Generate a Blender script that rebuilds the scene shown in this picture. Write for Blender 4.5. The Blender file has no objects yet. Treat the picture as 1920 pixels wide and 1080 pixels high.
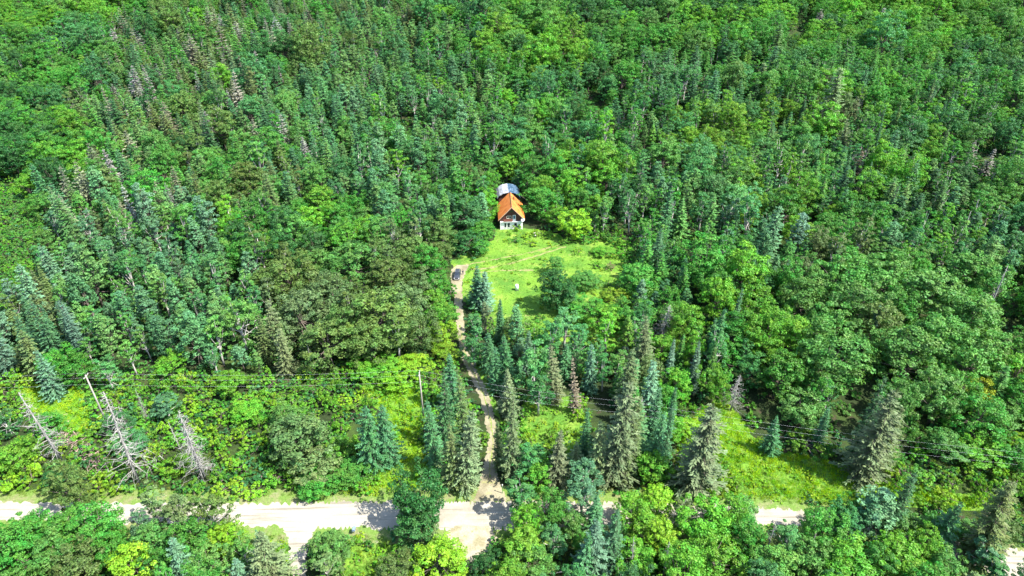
import bpy, math, random
import numpy as np
from mathutils import Vector, Matrix
from mathutils.geometry import tessellate_polygon

# ------------------------------------------------------------------ camera, world, sun, exposure
CAMH = 110.0
PITCH = math.radians(33.2)
F = 1280.0                                    # focal length in pixels of the 1920 px wide frame
scene = bpy.context.scene
cam_d = bpy.data.cameras.new('camera'); cam = bpy.data.objects.new('camera', cam_d)
scene.collection.objects.link(cam)
cam.location = (0, 0, CAMH); cam.rotation_euler = (math.pi/2 - PITCH, 0, 0)
cam_d.sensor_width = 36; cam_d.lens = 24.0; cam_d.clip_start = 0.5; cam_d.clip_end = 6000
scene.camera = cam

SUN_EL = math.radians(55)
SUN_AZ = math.atan2(-0.42, 1.0)               # direction towards the sun, measured from +X
sdir = Vector((math.cos(SUN_EL)*math.cos(SUN_AZ), math.cos(SUN_EL)*math.sin(SUN_AZ), math.sin(SUN_EL)))
w = bpy.data.worlds.new('World'); scene.world = w; w.use_nodes = True
nt = w.node_tree; bg = nt.nodes['Background']
sky = nt.nodes.new('ShaderNodeTexSky'); sky.sky_type = 'NISHITA'; sky.sun_disc = False
sky.sun_elevation = SUN_EL; sky.sun_rotation = math.pi/2 - SUN_AZ
nt.links.new(sky.outputs[0], bg.inputs[0]); bg.inputs[1].default_value = 0.15
sun_d = bpy.data.lights.new('sun', 'SUN'); sun_d.energy = 5.0; sun_d.angle = math.radians(0.5)
sun_d.color = (1.0, 0.955, 0.87)
sun = bpy.data.objects.new('sun', sun_d); scene.collection.objects.link(sun)
sun.rotation_euler = sdir.to_track_quat('Z', 'Y').to_euler(); sun.location = (200, -80, 300)
scene.view_settings.view_transform = 'Standard'; scene.view_settings.look = 'None'
scene.view_settings.gamma = 1.0; scene.view_settings.use_curve_mapping = False
scene.view_settings.exposure = 1.5

random.seed(7); rng = np.random.default_rng(7)
COL = scene.collection

# ------------------------------------------------------------------ geometry of the place
def height(x, y):
    if y <= 236: return 0.0
    t = y - 236
    s = t*t/(t+90.0)
    r = min(1.0, t/120.0)
    return 0.145*s + r*(3.5*math.sin(x*0.011+1.0) + 2.2*math.sin(x*0.023+y*0.015) + 0.012*abs(x))
cp, sp = math.cos(PITCH), math.sin(PITCH)
def proj(x, y, z):
    dz = z - CAMH
    dep = y*cp - dz*sp; up = y*sp + dz*cp
    if dep < 1: return (-9999, 9999, 1)
    return (960 + F*x/dep, 540 - F*up/dep, dep)
def at(px, py, z=0.0):
    """point of the place seen at a pixel of the photograph, at height z above the ground"""
    a = (px-960)/F; b = (540-py)/F
    dx, dy, dz = a, cp + b*sp, -sp + b*cp
    t = (z - CAMH)/dz
    for _ in range(12):
        g = height(dx*t, dy*t) + z
        t = 0.5*t + 0.5*(g - CAMH)/dz
    return Vector((dx*t, dy*t, height(dx*t, dy*t)))

def inpoly(x, y, P):
    c = False; n = len(P); j = n-1
    for i in range(n):
        xi, yi = P[i]; xj, yj = P[j]
        if (yi > y) != (yj > y) and x < (xj-xi)*(y-yi)/(yj-yi)+xi: c = not c
        j = i
    return c

# ------------------------------------------------------------------ materials
def new_mat(name):
    m = bpy.data.materials.new(name); m.use_nodes = True
    return m, m.node_tree, m.node_tree.nodes['Principled BSDF']
def noise_mat(name, c1, c2, scale=2.0, rough=0.85, c3=None, detail=6, bump=0.0, spec=0.3, stretch=None, metal=0.0, lo=.35, hi=.65):
    m, t, p = new_mat(name)
    tc = t.nodes.new('ShaderNodeTexCoord'); mp = t.nodes.new('ShaderNodeMapping')
    if stretch: mp.inputs['Scale'].default_value = stretch
    t.links.new(tc.outputs['Object'], mp.inputs[0])
    n = t.nodes.new('ShaderNodeTexNoise'); n.inputs['Scale'].default_value = scale; n.inputs['Detail'].default_value = detail
    t.links.new(mp.outputs[0], n.inputs['Vector'])
    r = t.nodes.new('ShaderNodeValToRGB'); t.links.new(n.outputs['Fac'], r.inputs[0])
    r.color_ramp.elements[0].position = lo; r.color_ramp.elements[0].color = (*c1, 1)
    r.color_ramp.elements[1].position = hi; r.color_ramp.elements[1].color = (*c2, 1)
    if c3:
        e = r.color_ramp.elements.new((lo+hi)/2); e.color = (*c3, 1)
    t.links.new(r.outputs[0], p.inputs['Base Color'])
    p.inputs['Roughness'].default_value = rough; p.inputs['Metallic'].default_value = metal
    p.inputs['Specular IOR Level'].default_value = spec
    if bump:
        b = t.nodes.new('ShaderNodeBump'); b.inputs['Strength'].default_value = bump
        t.links.new(n.outputs['Fac'], b.inputs['Height']); t.links.new(b.outputs[0], p.inputs['Normal'])
    return m
def ground_mat(name, layers, fine=(1.6, .75, 1.25), bump=.5):
    """layers: list of (colour, noise scale, threshold lo, hi, offset); first is the base"""
    m, t, p = new_mat(name)
    g = t.nodes.new('ShaderNodeTexCoord')
    cur = None
    for (c, s, lo, hi, off, *sx) in layers:
        if cur is None:
            rgb = t.nodes.new('ShaderNodeRGB'); rgb.outputs[0].default_value = (*c, 1); cur = rgb.outputs[0]; continue
        mp = t.nodes.new('ShaderNodeMapping'); mp.inputs['Location'].default_value = (off, off*.7, 0)
        if sx: mp.inputs['Scale'].default_value = (sx[0], 1, 1)
        t.links.new(g.outputs['Object'], mp.inputs[0])
        n = t.nodes.new('ShaderNodeTexNoise'); n.inputs['Scale'].default_value = s; n.inputs['Detail'].default_value = 7; n.inputs['Roughness'].default_value = .62
        t.links.new(mp.outputs[0], n.inputs['Vector'])
        r = t.nodes.new('ShaderNodeMapRange'); r.inputs[1].default_value = lo; r.inputs[2].default_value = hi
        t.links.new(n.outputs['Fac'], r.inputs[0])
        mx = t.nodes.new('ShaderNodeMix'); mx.data_type = 'RGBA'
        t.links.new(r.outputs[0], mx.inputs['Factor']); t.links.new(cur, mx.inputs['A']); mx.inputs['B'].default_value = (*c, 1)
        cur = mx.outputs['Result']
    n = t.nodes.new('ShaderNodeTexNoise'); n.inputs['Scale'].default_value = fine[0]; n.inputs['Detail'].default_value = 8; n.inputs['Roughness'].default_value = .7
    t.links.new(g.outputs['Object'], n.inputs['Vector'])
    r = t.nodes.new('ShaderNodeMapRange'); r.inputs[1].default_value = .35; r.inputs[2].default_value = .65; r.inputs[3].default_value = fine[1]; r.inputs[4].default_value = fine[2]
    t.links.new(n.outputs['Fac'], r.inputs[0])
    v = t.nodes.new('ShaderNodeVectorMath'); v.operation = 'SCALE'; t.links.new(cur, v.inputs[0]); t.links.new(r.outputs[0], v.inputs['Scale'])
    t.links.new(v.outputs[0], p.inputs['Base Color']); p.inputs['Roughness'].default_value = .95; p.inputs['Specular IOR Level'].default_value = .15
    b = t.nodes.new('ShaderNodeBump'); b.inputs['Strength'].default_value = bump; b.inputs['Distance'].default_value = .3
    t.links.new(n.outputs['Fac'], b.inputs['Height']); t.links.new(b.outputs[0], p.inputs['Normal'])
    return m
def leaf_mat(name, trans=0.3, rough=0.55, var=(0.62, 1.45), spec=.25):
    """leaves: colour comes from the tree's own tint, varied leaf by leaf and over the crown"""
    m, t, p = new_mat(name)
    a = t.nodes.new('ShaderNodeAttribute'); a.attribute_type = 'INSTANCER'; a.attribute_name = 'tint'
    v = t.nodes.new('ShaderNodeAttribute'); v.attribute_name = 'leaf_var'
    r = t.nodes.new('ShaderNodeMapRange'); r.inputs[3].default_value = var[0]; r.inputs[4].default_value = var[1]
    t.links.new(v.outputs['Fac'], r.inputs[0])
    sc = t.nodes.new('ShaderNodeVectorMath'); sc.operation = 'SCALE'
    t.links.new(a.outputs['Color'], sc.inputs[0]); t.links.new(r.outputs[0], sc.inputs['Scale'])
    oi = t.nodes.new('ShaderNodeTexCoord'); n = t.nodes.new('ShaderNodeTexNoise'); n.inputs['Scale'].default_value = .55; n.inputs['Detail'].default_value = 2
    t.links.new(oi.outputs['Object'], n.inputs['Vector'])
    hs = t.nodes.new('ShaderNodeHueSaturation'); hs.inputs['Value'].default_value = 1
    mr = t.nodes.new('ShaderNodeMapRange'); mr.inputs[1].default_value = .3; mr.inputs[2].default_value = .7; mr.inputs[3].default_value = .475; mr.inputs[4].default_value = .525
    t.links.new(n.outputs['Fac'], mr.inputs[0]); t.links.new(mr.outputs[0], hs.inputs['Hue'])
    t.links.new(sc.outputs[0], hs.inputs['Color'])
    t.links.new(hs.outputs[0], p.inputs['Base Color'])
    p.inputs['Roughness'].default_value = rough; p.inputs['Specular IOR Level'].default_value = spec
    tr = t.nodes.new('ShaderNodeBsdfTranslucent'); mx = t.nodes.new('ShaderNodeMixShader'); mx.inputs[0].default_value = trans
    y = t.nodes.new('ShaderNodeVectorMath'); y.operation = 'MULTIPLY'; y.inputs[1].default_value = (1.3, 1.35, .6)
    t.links.new(hs.outputs[0], y.inputs[0]); t.links.new(y.outputs[0], tr.inputs[0])
    t.links.new(p.outputs[0], mx.inputs[1]); t.links.new(tr.outputs[0], mx.inputs[2])
    t.links.new(mx.outputs[0], t.nodes['Material Output'].inputs[0])
    return m
M = {}
M['leaf'] = leaf_mat('broad leaves', .32, .5, (.5, 1.6))
M['needle'] = leaf_mat('needles', .15, .6, (.45, 1.7), .3)
M['grass'] = leaf_mat('grass blades', .35, .6, (.7, 1.35))
M['bark'] = noise_mat('bark', (.07, .055, .045), (.16, .13, .11), 3, .9, bump=.4, stretch=(3, 3, .6))
M['pale_bark'] = noise_mat('pale bark', (.30, .28, .25), (.5, .48, .44), 3, .8, stretch=(1, 1, 4))
M['dead'] = noise_mat('weathered dead wood', (.16, .152, .138), (.35, .34, .315), 2.5, .9, bump=.3, stretch=(3, 3, .5))
M['dead_brown'] = noise_mat('brown dead wood', (.22, .15, .12), (.45, .34, .29), 2.5, .9)
M['forest'] = ground_mat('forest floor', [((.022, .036, .012), 0, 0, 0, 0), ((.04, .07, .015), .12, .48, .62, 5), ((.05, .038, .025), .3, .55, .66, 21)], bump=.8)
M['meadow'] = ground_mat('meadow grass', [((.115, .225, .024), 0, 0, 0, 0), ((.065, .16, .02), .10, .42, .6, 3), ((.19, .27, .045), .22, .52, .68, 30), ((.22, .22, .08), .35, .62, .74, 60)], fine=(2.2, .7, 1.3), bump=.8)
M['verge'] = ground_mat('verge grass', [((.11, .185, .035), 0, 0, 0, 0), ((.17, .18, .08), .35, .48, .62, 3), ((.27, .25, .18), .5, .60, .72, 17)], fine=(3, .75, 1.25))
M['gravel'] = ground_mat('gravel', [((.300, .278, .225), 0, 0, 0, 0), ((.215, .195, .150), .10, .52, .66, 8), ((.345, .322, .268), .3, .5, .7, 40), ((.185, .168, .13), 1.1, .54, .64, 13, .05), ((.36, .338, .285), .9, .55, .66, 77, .04)], fine=(6, .88, 1.1), bump=.25)
M['dirt'] = ground_mat('sandy dirt', [((.255, .232, .155), 0, 0, 0, 0), ((.17, .15, .09), .25, .45, .62, 8), ((.26, .27, .10), .5, .56, .7, 40)], fine=(4, .8, 1.15), bump=.4)
M['orange_roof'] = noise_mat('orange painted roof', (.50, .15, .035), (.66, .24, .06), .7, .55, c3=(.60, .20, .05), bump=.1)
M['ridge'] = noise_mat('dark ridge', (.10, .05, .03), (.2, .1, .05), 4, .7)
M['brown_board'] = noise_mat('brown boards', (.055, .020, .016), (.11, .042, .033), 3, .7, stretch=(6, 6, .4))
M['red_board'] = noise_mat('red brown boards', (.20, .06, .045), (.28, .10, .07), 3, .7, stretch=(.4, 6, 6))
M['fascia'] = noise_mat('pale fascia', (.45, .28, .18), (.55, .36, .26), 3, .7)
M['white'] = noise_mat('white render', (.66, .65, .60), (.80, .79, .75), 1.2, .8)
M['cream'] = noise_mat('cream frame paint', (.66, .60, .45), (.76, .70, .56), 2, .6)
M['glass'] = noise_mat('dark glass', (.015, .02, .03), (.03, .04, .05), 1, .08, spec=.6)
M['blue_glass'] = noise_mat('door glass', (.05, .10, .16), (.08, .15, .22), 1, .1, spec=.6)
M['tin'] = noise_mat('weathered sheet metal', (.22, .24, .28), (.50, .50, .54), 1.2, .5, c3=(.38, .39, .43), metal=.25)
M['tin_blue_shaded'] = noise_mat('shaded blue grey sheet metal', (.03, .07, .12), (.20, .28, .36), 1.6, .5, c3=(.05, .10, .16), metal=.25, bump=.2)  # blue-grey sheet; the dark mottling paints in the shade of overhanging branches
M['timber'] = noise_mat('pole timber', (.22, .20, .17), (.36, .33, .29), 2, .85, stretch=(4, 4, .3))
M['wire'] = noise_mat('aluminium wire', (.6, .62, .62), (.7, .72, .72), 1, .4)
M['ceramic'] = noise_mat('insulator', (.45, .45, .48), (.6, .6, .62), 2, .3)
M['paint'] = noise_mat('dark grey car paint', (.030, .034, .042), (.040, .045, .053), .5, .25, spec=.7)
M['tyre'] = noise_mat('tyre rubber', (.015, .015, .015), (.03, .03, .03), 4, .85)
M['chrome'] = noise_mat('silver trim', (.55, .56, .58), (.7, .7, .72), 2, .3, metal=.7)
M['lamp'] = noise_mat('headlamp lens', (.6, .62, .65), (.8, .8, .82), 3, .15)
M['plastic'] = noise_mat('black plastic', (.02, .02, .02), (.05, .05, .05), 5, .6)
M['skin'] = noise_mat('skin', (.42, .25, .18), (.5, .3, .22), 4, .6)
M['hair'] = noise_mat('hair', (.03, .02, .015), (.06, .04, .03), 8, .7)
M['shirt'] = noise_mat('dark shirt', (.03, .035, .05), (.05, .055, .08), 5, .85)
M['trousers'] = noise_mat('dark trousers', (.025, .025, .03), (.045, .045, .05), 5, .9)
M['white_plastic'] = noise_mat('white plastic', (.72, .74, .76), (.85, .86, .87), 2, .5)
M['mail'] = noise_mat('blue grey box paint', (.12, .18, .28), (.2, .28, .4), 2, .5)
M['sand'] = ground_mat('sandy gravel', [((.33, .29, .215), 0, 0, 0, 0), ((.22, .20, .12), .25, .48, .62, 8), ((.16, .20, .06), .5, .6, .72, 40)], fine=(4, .8, 1.15), bump=.4)
M['dry_track'] = ground_mat('dry grass track', [((.20, .20, .08), 0, 0, 0, 0), ((.14, .20, .04), .35, .45, .58, 8), ((.33, .28, .16), .6, .56, .68, 40)], fine=(3, .75, 1.2))
M['stone'] = noise_mat('pale stone', (.42, .38, .36), (.6, .56, .52), 2, .9)

# ------------------------------------------------------------------ object helpers
def tag(o, label=None, cat=None, group=None, kind=None):
    if label: o['label'] = label
    if cat: o['category'] = cat
    if group: o['group'] = group
    if kind: o['kind'] = kind
    return o
def mesh_from(name, V, Fc, mats, fattr=None, midx=None, smooth=False):
    me = bpy.data.meshes.new(name)
    me.from_pydata([tuple(v) for v in V], [], [tuple(f) for f in Fc]); me.update()
    for m in (mats if isinstance(mats, list) else [mats]): me.materials.append(m)
    if midx is not None: me.polygons.foreach_set('material_index', midx)
    if fattr is not None:
        a = me.attributes.new('leaf_var', 'FLOAT', 'FACE'); a.data.foreach_set('value', fattr)
    if smooth: me.polygons.foreach_set('use_smooth', [True]*len(me.polygons))
    return me
def obj(name, me, parent=None, loc=(0, 0, 0)):
    o = bpy.data.objects.new(name, me); COL.objects.link(o); o.location = loc
    if parent: o.parent = parent
    return o
def thing(name, label, cat, loc, rz=0.0, group=None):
    o = bpy.data.objects.new(name, None); COL.objects.link(o); o.location = loc; o.rotation_euler = (0, 0, rz)
    o.empty_display_size = .5
    return tag(o, label, cat, group)
class MB:
    def __init__(s): s.V = []; s.F = []
    def quad(s, a, b, c, d):
        n = len(s.V); s.V += [a, b, c, d]; s.F.append((n, n+1, n+2, n+3))
    def box(s, x0, x1, y0, y1, z0, z1):
        n = len(s.V)
        s.V += [(x0,y0,z0),(x1,y0,z0),(x1,y1,z0),(x0,y1,z0),(x0,y0,z1),(x1,y0,z1),(x1,y1,z1),(x0,y1,z1)]
        s.F += [tuple(n+i for i in f) for f in ((0,3,2,1),(4,5,6,7),(0,1,5,4),(1,2,6,5),(2,3,7,6),(3,0,4,7))]
        return s
    def prism(s, prof, y0, y1, axis='y'):
        """profile of (u,v) extruded along an axis"""
        n = len(s.V); k = len(prof)
        for yy in (y0, y1):
            for (u, v) in prof:
                s.V.append((u, yy, v) if axis == 'y' else (yy, u, v))
        s.F.append(tuple(range(n, n+k))); s.F.append(tuple(range(n+2*k-1, n+k-1, -1)))
        for i in range(k):
            j = (i+1) % k; s.F.append((n+i, n+k+i, n+k+j, n+j))
        return s
    def tube(s, pts, rad, sides=6, cap=True):
        pts = [Vector(p) for p in pts]; n0 = len(s.V)
        if not hasattr(rad, '__len__'): rad = [rad]*len(pts)
        for i, p in enumerate(pts):
            d = (pts[min(i+1, len(pts)-1)] - pts[max(i-1, 0)]).normalized()
            u = d.orthogonal().normalized() if i == 0 else (u - d*u.dot(d)).normalized()
            v = d.cross(u)
            for k in range(sides):
                a = 2*math.pi*k/sides
                s.V.append(tuple(p + (u*math.cos(a)+v*math.sin(a))*rad[i]))
        for i in range(len(pts)-1):
            for k in range(sides):
                k2 = (k+1) % sides; a = n0+i*sides
                s.F.append((a+k, a+k2, a+sides+k2, a+sides+k))
        if cap:
            s.F.append(tuple(n0+k for k in reversed(range(sides)))); e = n0+(len(pts)-1)*sides
            s.F.append(tuple(e+k for k in range(sides)))
        return s
    def build(s, name, mat, parent=None, smooth=False, loc=(0, 0, 0), bevel=0):
        me = mesh_from(name, s.V, s.F, mat, smooth=smooth)
        o = obj(name, me, parent, loc)
        if bevel:
            b = o.modifiers.new('bevel', 'BEVEL'); b.width = bevel; b.segments = 2; b.limit_method = 'ANGLE'
        return o

# ------------------------------------------------------------------ ground, road, drive, meadows
def build_ground():
    xs = np.concatenate([[-2500, -1800, -1300], np.arange(-900, 901, 9), [1300, 1800, 2500]])
    ys = np.concatenate([[-1500, -900, -400, -200], np.arange(-60, 901, 8), [1200, 1700, 2500, 3500]])
    V = [(x, y, height(x, min(y, 900))) for y in ys for x in xs]
    nx = len(xs); Fc = [(j*nx+i, j*nx+i+1, (j+1)*nx+i+1, (j+1)*nx+i) for j in range(len(ys)-1) for i in range(nx-1)]
    o = obj('ground', mesh_from('ground', V, Fc, M['forest'], smooth=True)); tag(o, kind='structure')
build_ground()

def catmull(P, n=8):
    P = [np.array(p, float) for p in P]; P = [2*P[0]-P[1]] + P + [2*P[-1]-P[-2]]; out = []
    for i in range(1, len(P)-2):
        for k in range(n):
            t = k/n; a, b, c, d = P[i-1], P[i], P[i+1], P[i+2]
            out.append(.5*(2*b+(c-a)*t+(2*a-5*b+4*c-d)*t*t+(3*b-a-3*c+d)*t**3))
    out.append(P[-2]); return out
def ribbon(name, left, right, mat, z, jit=.25, n=14, kind='structure'):
    L = catmull(left, n); R = catmull(right, n); V = []; Fc = []
    K = 6
    for i, (a, b) in enumerate(zip(L, R)):
        j0, j1 = random.uniform(-jit, jit), random.uniform(-jit, jit)
        d = (b-a)/max(1e-6, np.linalg.norm(b-a)); a = a+d*j0; b = b+d*j1
        for k in range(K+1):
            q = a+(b-a)*k/K; V.append((q[0], q[1], height(q[0], q[1])+z+0.05*math.sin(math.pi*k/K)))
    for i in range(len(L)-1):
        for k in range(K): s = i*(K+1)+k; Fc.append((s, s+1, s+K+2, s+K+1))
    o = obj(name, mesh_from(name, V, Fc, mat)); tag(o, kind=kind); return o
def G(px, py): p = at(px, py); return (p.x, p.y)
# gravel road: edges read off the photograph and laid on the ground
up = [(-150, 92.5), G(0, 938), G(480, 939), G(760, 936), G(940, 936), G(1160, 938), G(1460, 951), G(1600, 968), G(1750, 995), G(1920, 1030), (112, 72), (150, 58)]
lo = [(-150, 84.5), G(0, 979), G(480, 990), G(760, 996), G(940, 997), G(1160, 992), G(1450, 986), G(1590, 1003), G(1720, 1035), G(1850, 1075), (106, 64), (141, 51)]
ribbon('gravel_road', [(a, b+1.0) for a, b in up], [(a, b-1.3) for a, b in lo], M['gravel'], .03, .16, 70)
ribbon('road_verge', [(a, b+2.8) for a, b in up], [(a, b-3.2) for a, b in lo], M['verge'], .02, .35, 70)
# drive from the road up to the house clearing
DR = [(920, 940, 9.0), (919, 922, 5.5), (918, 895, 3.4), (919, 865, 2.5), (925, 830, 2.3), (920, 793, 2.3), (908, 745, 2.5), (893, 710, 2.3), (878, 680, 2.1), (868, 650, 2.0), (863, 610, 2.1), (860, 570, 2.1), (857, 530, 3.2), (860, 508, 4.6), (868, 497, 3.6)]
dl, dr_ = [], []
for i, (x, y, wd) in enumerate(DR):
    p = at(x, y); dl.append((p.x-wd/2, p.y)); dr_.append((p.x+wd/2, p.y))
ribbon('dirt_drive', dl, dr_, M['dirt'], .035, .3, 16)
mid = [((a[0]+b[0])/2, (a[1]+b[1])/2) for a, b in zip(dl, dr_)]
ribbon('grass_strip', [(x-.36, y) for x, y in mid[2:11]], [(x+.36, y) for x, y in mid[2:11]], M['dry_track'], .045, .22, 10)
ribbon('side_track', [G(508, 982), G(534, 1004), G(543, 1025), G(540, 1060), G(530, 1120)], [G(618, 982), G(588, 1004), G(576, 1028), G(574, 1060), G(575, 1120)], M['gravel'], .032, .3, 14)
ribbon('sandy_layby', [G(826, 986), G(838, 1012), G(852, 1040), G(866, 1072)], [G(942, 986), G(932, 1015), G(905, 1045), G(888, 1075)], M['sand'], .034, .5, 14)
# grassy wheel tracks in the clearing
for pts in ([(868, 497), (905, 491), (950, 482), (1000, 472), (1050, 459)], [(880, 506), (930, 500), (985, 486), (1030, 472), (1062, 462)], [(890, 512), (930, 508), (975, 507), (1000, 507)]):
    L = [G(a, b) for a, b in pts]
    ribbon('wheel_track', [(a, b+.4) for a, b in L], [(a, b-.4) for a, b in L], M['dry_track'], .03, .3, 8)
p = at(858, 428)
ribbon('bare_bank', [G(846, 440), G(853, 425), G(862, 414)], [G(854, 441), G(860, 428), G(868, 416)], M['dirt'], .03, .3, 8)

MEADOW = [(843, 490), (872, 474), (925, 450), (932, 428), (1000, 430), (1050, 440), (1064, 452), (1120, 446), (1175, 452), (1180, 500), (1165, 545), (1180, 600), (1150, 660), (1060, 640), (940, 640), (905, 600), (868, 560), (866, 520)]
RIGHT_MEADOW = [(1340, 750), (1375, 768), (1440, 840), (1560, 868), (1600, 880), (1660, 905), (1900, 940), (1800, 960), (1640, 940), (1540, 945), (1400, 935), (1300, 930), (1270, 860), (1280, 800)]
LEFT_PATCH = [(30, 720), (150, 730), (170, 770), (165, 815), (110, 815), (40, 750)]
MID_PATCH = [(668, 700), (790, 730), (792, 830), (805, 900), (800, 935), (640, 935), (700, 880), (730, 840), (730, 790), (690, 750)]
LOW_PATCH = [(486, 1000), (530, 1000), (545, 1040), (545, 1090), (510, 1090), (486, 1030)]
LOW_PATCH2 = [(650, 1005), (735, 1005), (740, 1050), (720, 1090), (640, 1090), (655, 1040)]
CENT_PATCH = [(985, 740), (1080, 745), (1100, 800), (1080, 840), (990, 830), (975, 780)]
DRIVE_SIDE = [(885, 690), (905, 690), (935, 770), (940, 800), (925, 770)]
PATCHES = [MEADOW, RIGHT_MEADOW, LEFT_PATCH, MID_PATCH, LOW_PATCH, LOW_PATCH2, CENT_PATCH, DRIVE_SIDE]
GP = [[G(a, b) for a, b in P] for P in PATCHES]
for i, P in enumerate(GP):
    R = catmull(P+[P[0]], 8)[:-1]
    V = [Vector((q[0]+random.uniform(-.5, .5), q[1]+random.uniform(-.5, .5), .006+.0012*i)) for q in R]
    o = obj('meadow', mesh_from('meadow', V, tessellate_polygon([V]), M['meadow'])); tag(o, kind='structure')

# ------------------------------------------------------------------ plant prototypes
def leaves(C, N, S, asp=1.5, seed=0):
    """diamond leaf clumps: centres, normals, sizes"""
    r = np.random.default_rng(seed); n = len(C)
    N = N/np.linalg.norm(N, axis=1, keepdims=True)
    T = r.normal(size=(n, 3)); T -= N*(T*N).sum(1, keepdims=True); T /= np.linalg.norm(T, axis=1, keepdims=True)
    B = np.cross(N, T); S = S[:, None]
    k = r.uniform(.75, 1.2, (n, 1))
    V = np.stack([C-T*S*asp*.5, C-B*S*.5*k+N*S*.12, C+T*S*asp*.5, C+B*S*.5*k+N*S*.12], 1).reshape(-1, 3)
    return V
def sprays(C, D, W, S, L, droop, seed):
    pass
def joined(name, LV, lvar, tV, tF, leafm, barkm):
    """one mesh for instancing: leaves then wood"""
    n = len(LV); V = np.vstack([LV, np.array(tV)]) if len(tV) else LV
    Fc = [(4*i, 4*i+1, 4*i+2, 4*i+3) for i in range(n//4)]; m = [0]*len(Fc)
    Fc += [tuple(n+k for k in f) for f in tF]; m += [1]*len(tF)
    return mesh_from(name, V, Fc, [leafm, barkm], np.concatenate([lvar, np.full(len(tF), .5)]), m)
def split(name, LV, lvar, tV, tF, leafm, barkm):
    Fc = [(4*i, 4*i+1, 4*i+2, 4*i+3) for i in range(len(LV)//4)]
    return (mesh_from(name+'_crown', LV, Fc, leafm, lvar), mesh_from(name+'_trunk', tV, tF, barkm, smooth=True), joined(name, LV, lvar, tV, tF, leafm, barkm))

def broadleaf(seed, H=13, R=4.0, z0=.28, nclump=70, per=46, leaf=.30, dens=1.0, bark='bark', rough=.28, narrow=False, cone=0.0):
    rough *= 1.4
    r = np.random.default_rng(seed); cz = H*(z0+1)/2; rz = H*(1-z0)/2
    lob = r.normal(size=(6, 3)); lob /= np.linalg.norm(lob, axis=1, keepdims=True); la = r.uniform(-rough, rough*1.1, 6)
    C, N, S, var, W = [], [], [], [], MB()
    top = Vector((r.uniform(-.5, .5), r.uniform(-.5, .5), H*.8))
    W.tube([(0, 0, -.3), (0, 0, H*.2), (top.x*.5, top.y*.5, H*.5), tuple(top)], [H*.017+.05, H*.014, H*.009, .04], 6)
    for k in range(nclump):
        d = r.normal(size=3); d[2] = d[2]*.9+.25; d /= np.linalg.norm(d)
        f = 1+sum(a*max(0, float(d@l))**2 for a, l in zip(la, lob))
        q = r.uniform(.35, 1.15)**.45 if k % 4 else r.uniform(.2, .8)
        prof = 1.0 if not narrow else (0.75 if d[2] > 0 else 1.0)
        c = np.array([d[0]*R*f*q*prof, d[1]*R*f*q*prof, cz+d[2]*rz*f*q])
        c[2] = min(c[2], H*1.02)
        if cone:
            t_ = (c[2]/H-z0)/(1-z0); fz = 1.15-cone*max(0, t_); c[0] *= fz; c[1] *= fz
        cr = r.uniform(.45, 1.0)*R*.24
        if k % 5 == 0:
            a = Vector((top.x*.4, top.y*.4, H*r.uniform(.25, .5))); b = Vector(c)
            W.tube([a, a.lerp(b, .5)+Vector((0, 0, -.2)), b], [.09, .06, .02], 4, False)
        n = int(per*dens*(.6+.6*r.random()))
        e = r.normal(size=(n, 3)); e[:, 2] = np.abs(e[:, 2])*.9-.25; e /= np.linalg.norm(e, axis=1, keepdims=True)
        pos = c+e*cr*r.uniform(.55, 1.08, (n, 1))*np.array([1, 1, .8])
        out = (c-np.array([0, 0, cz]))/R
        C.append(pos); N.append(e*.9+out*.4+r.normal(size=(n, 3))*.55+np.array([0, 0, .2]))
        S.append(leaf*r.uniform(.6, 1.3, n)); cv = r.uniform(-.14, .14)
        var.append(np.clip(r.beta(2.2, 2.2, n)+cv, 0, 1))
    return np.vstack(C), np.vstack(N), np.concatenate(S), np.concatenate(var), W
def mk_broad(name, seed, leafm='leaf', barkm='bark', **k):
    C, N, S, v, W = broadleaf(seed, **k)
    LV = leaves(C, N, S, 1.45, seed); return split(name, LV, v, W.V, W.F, M[leafm], M[barkm])
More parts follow.
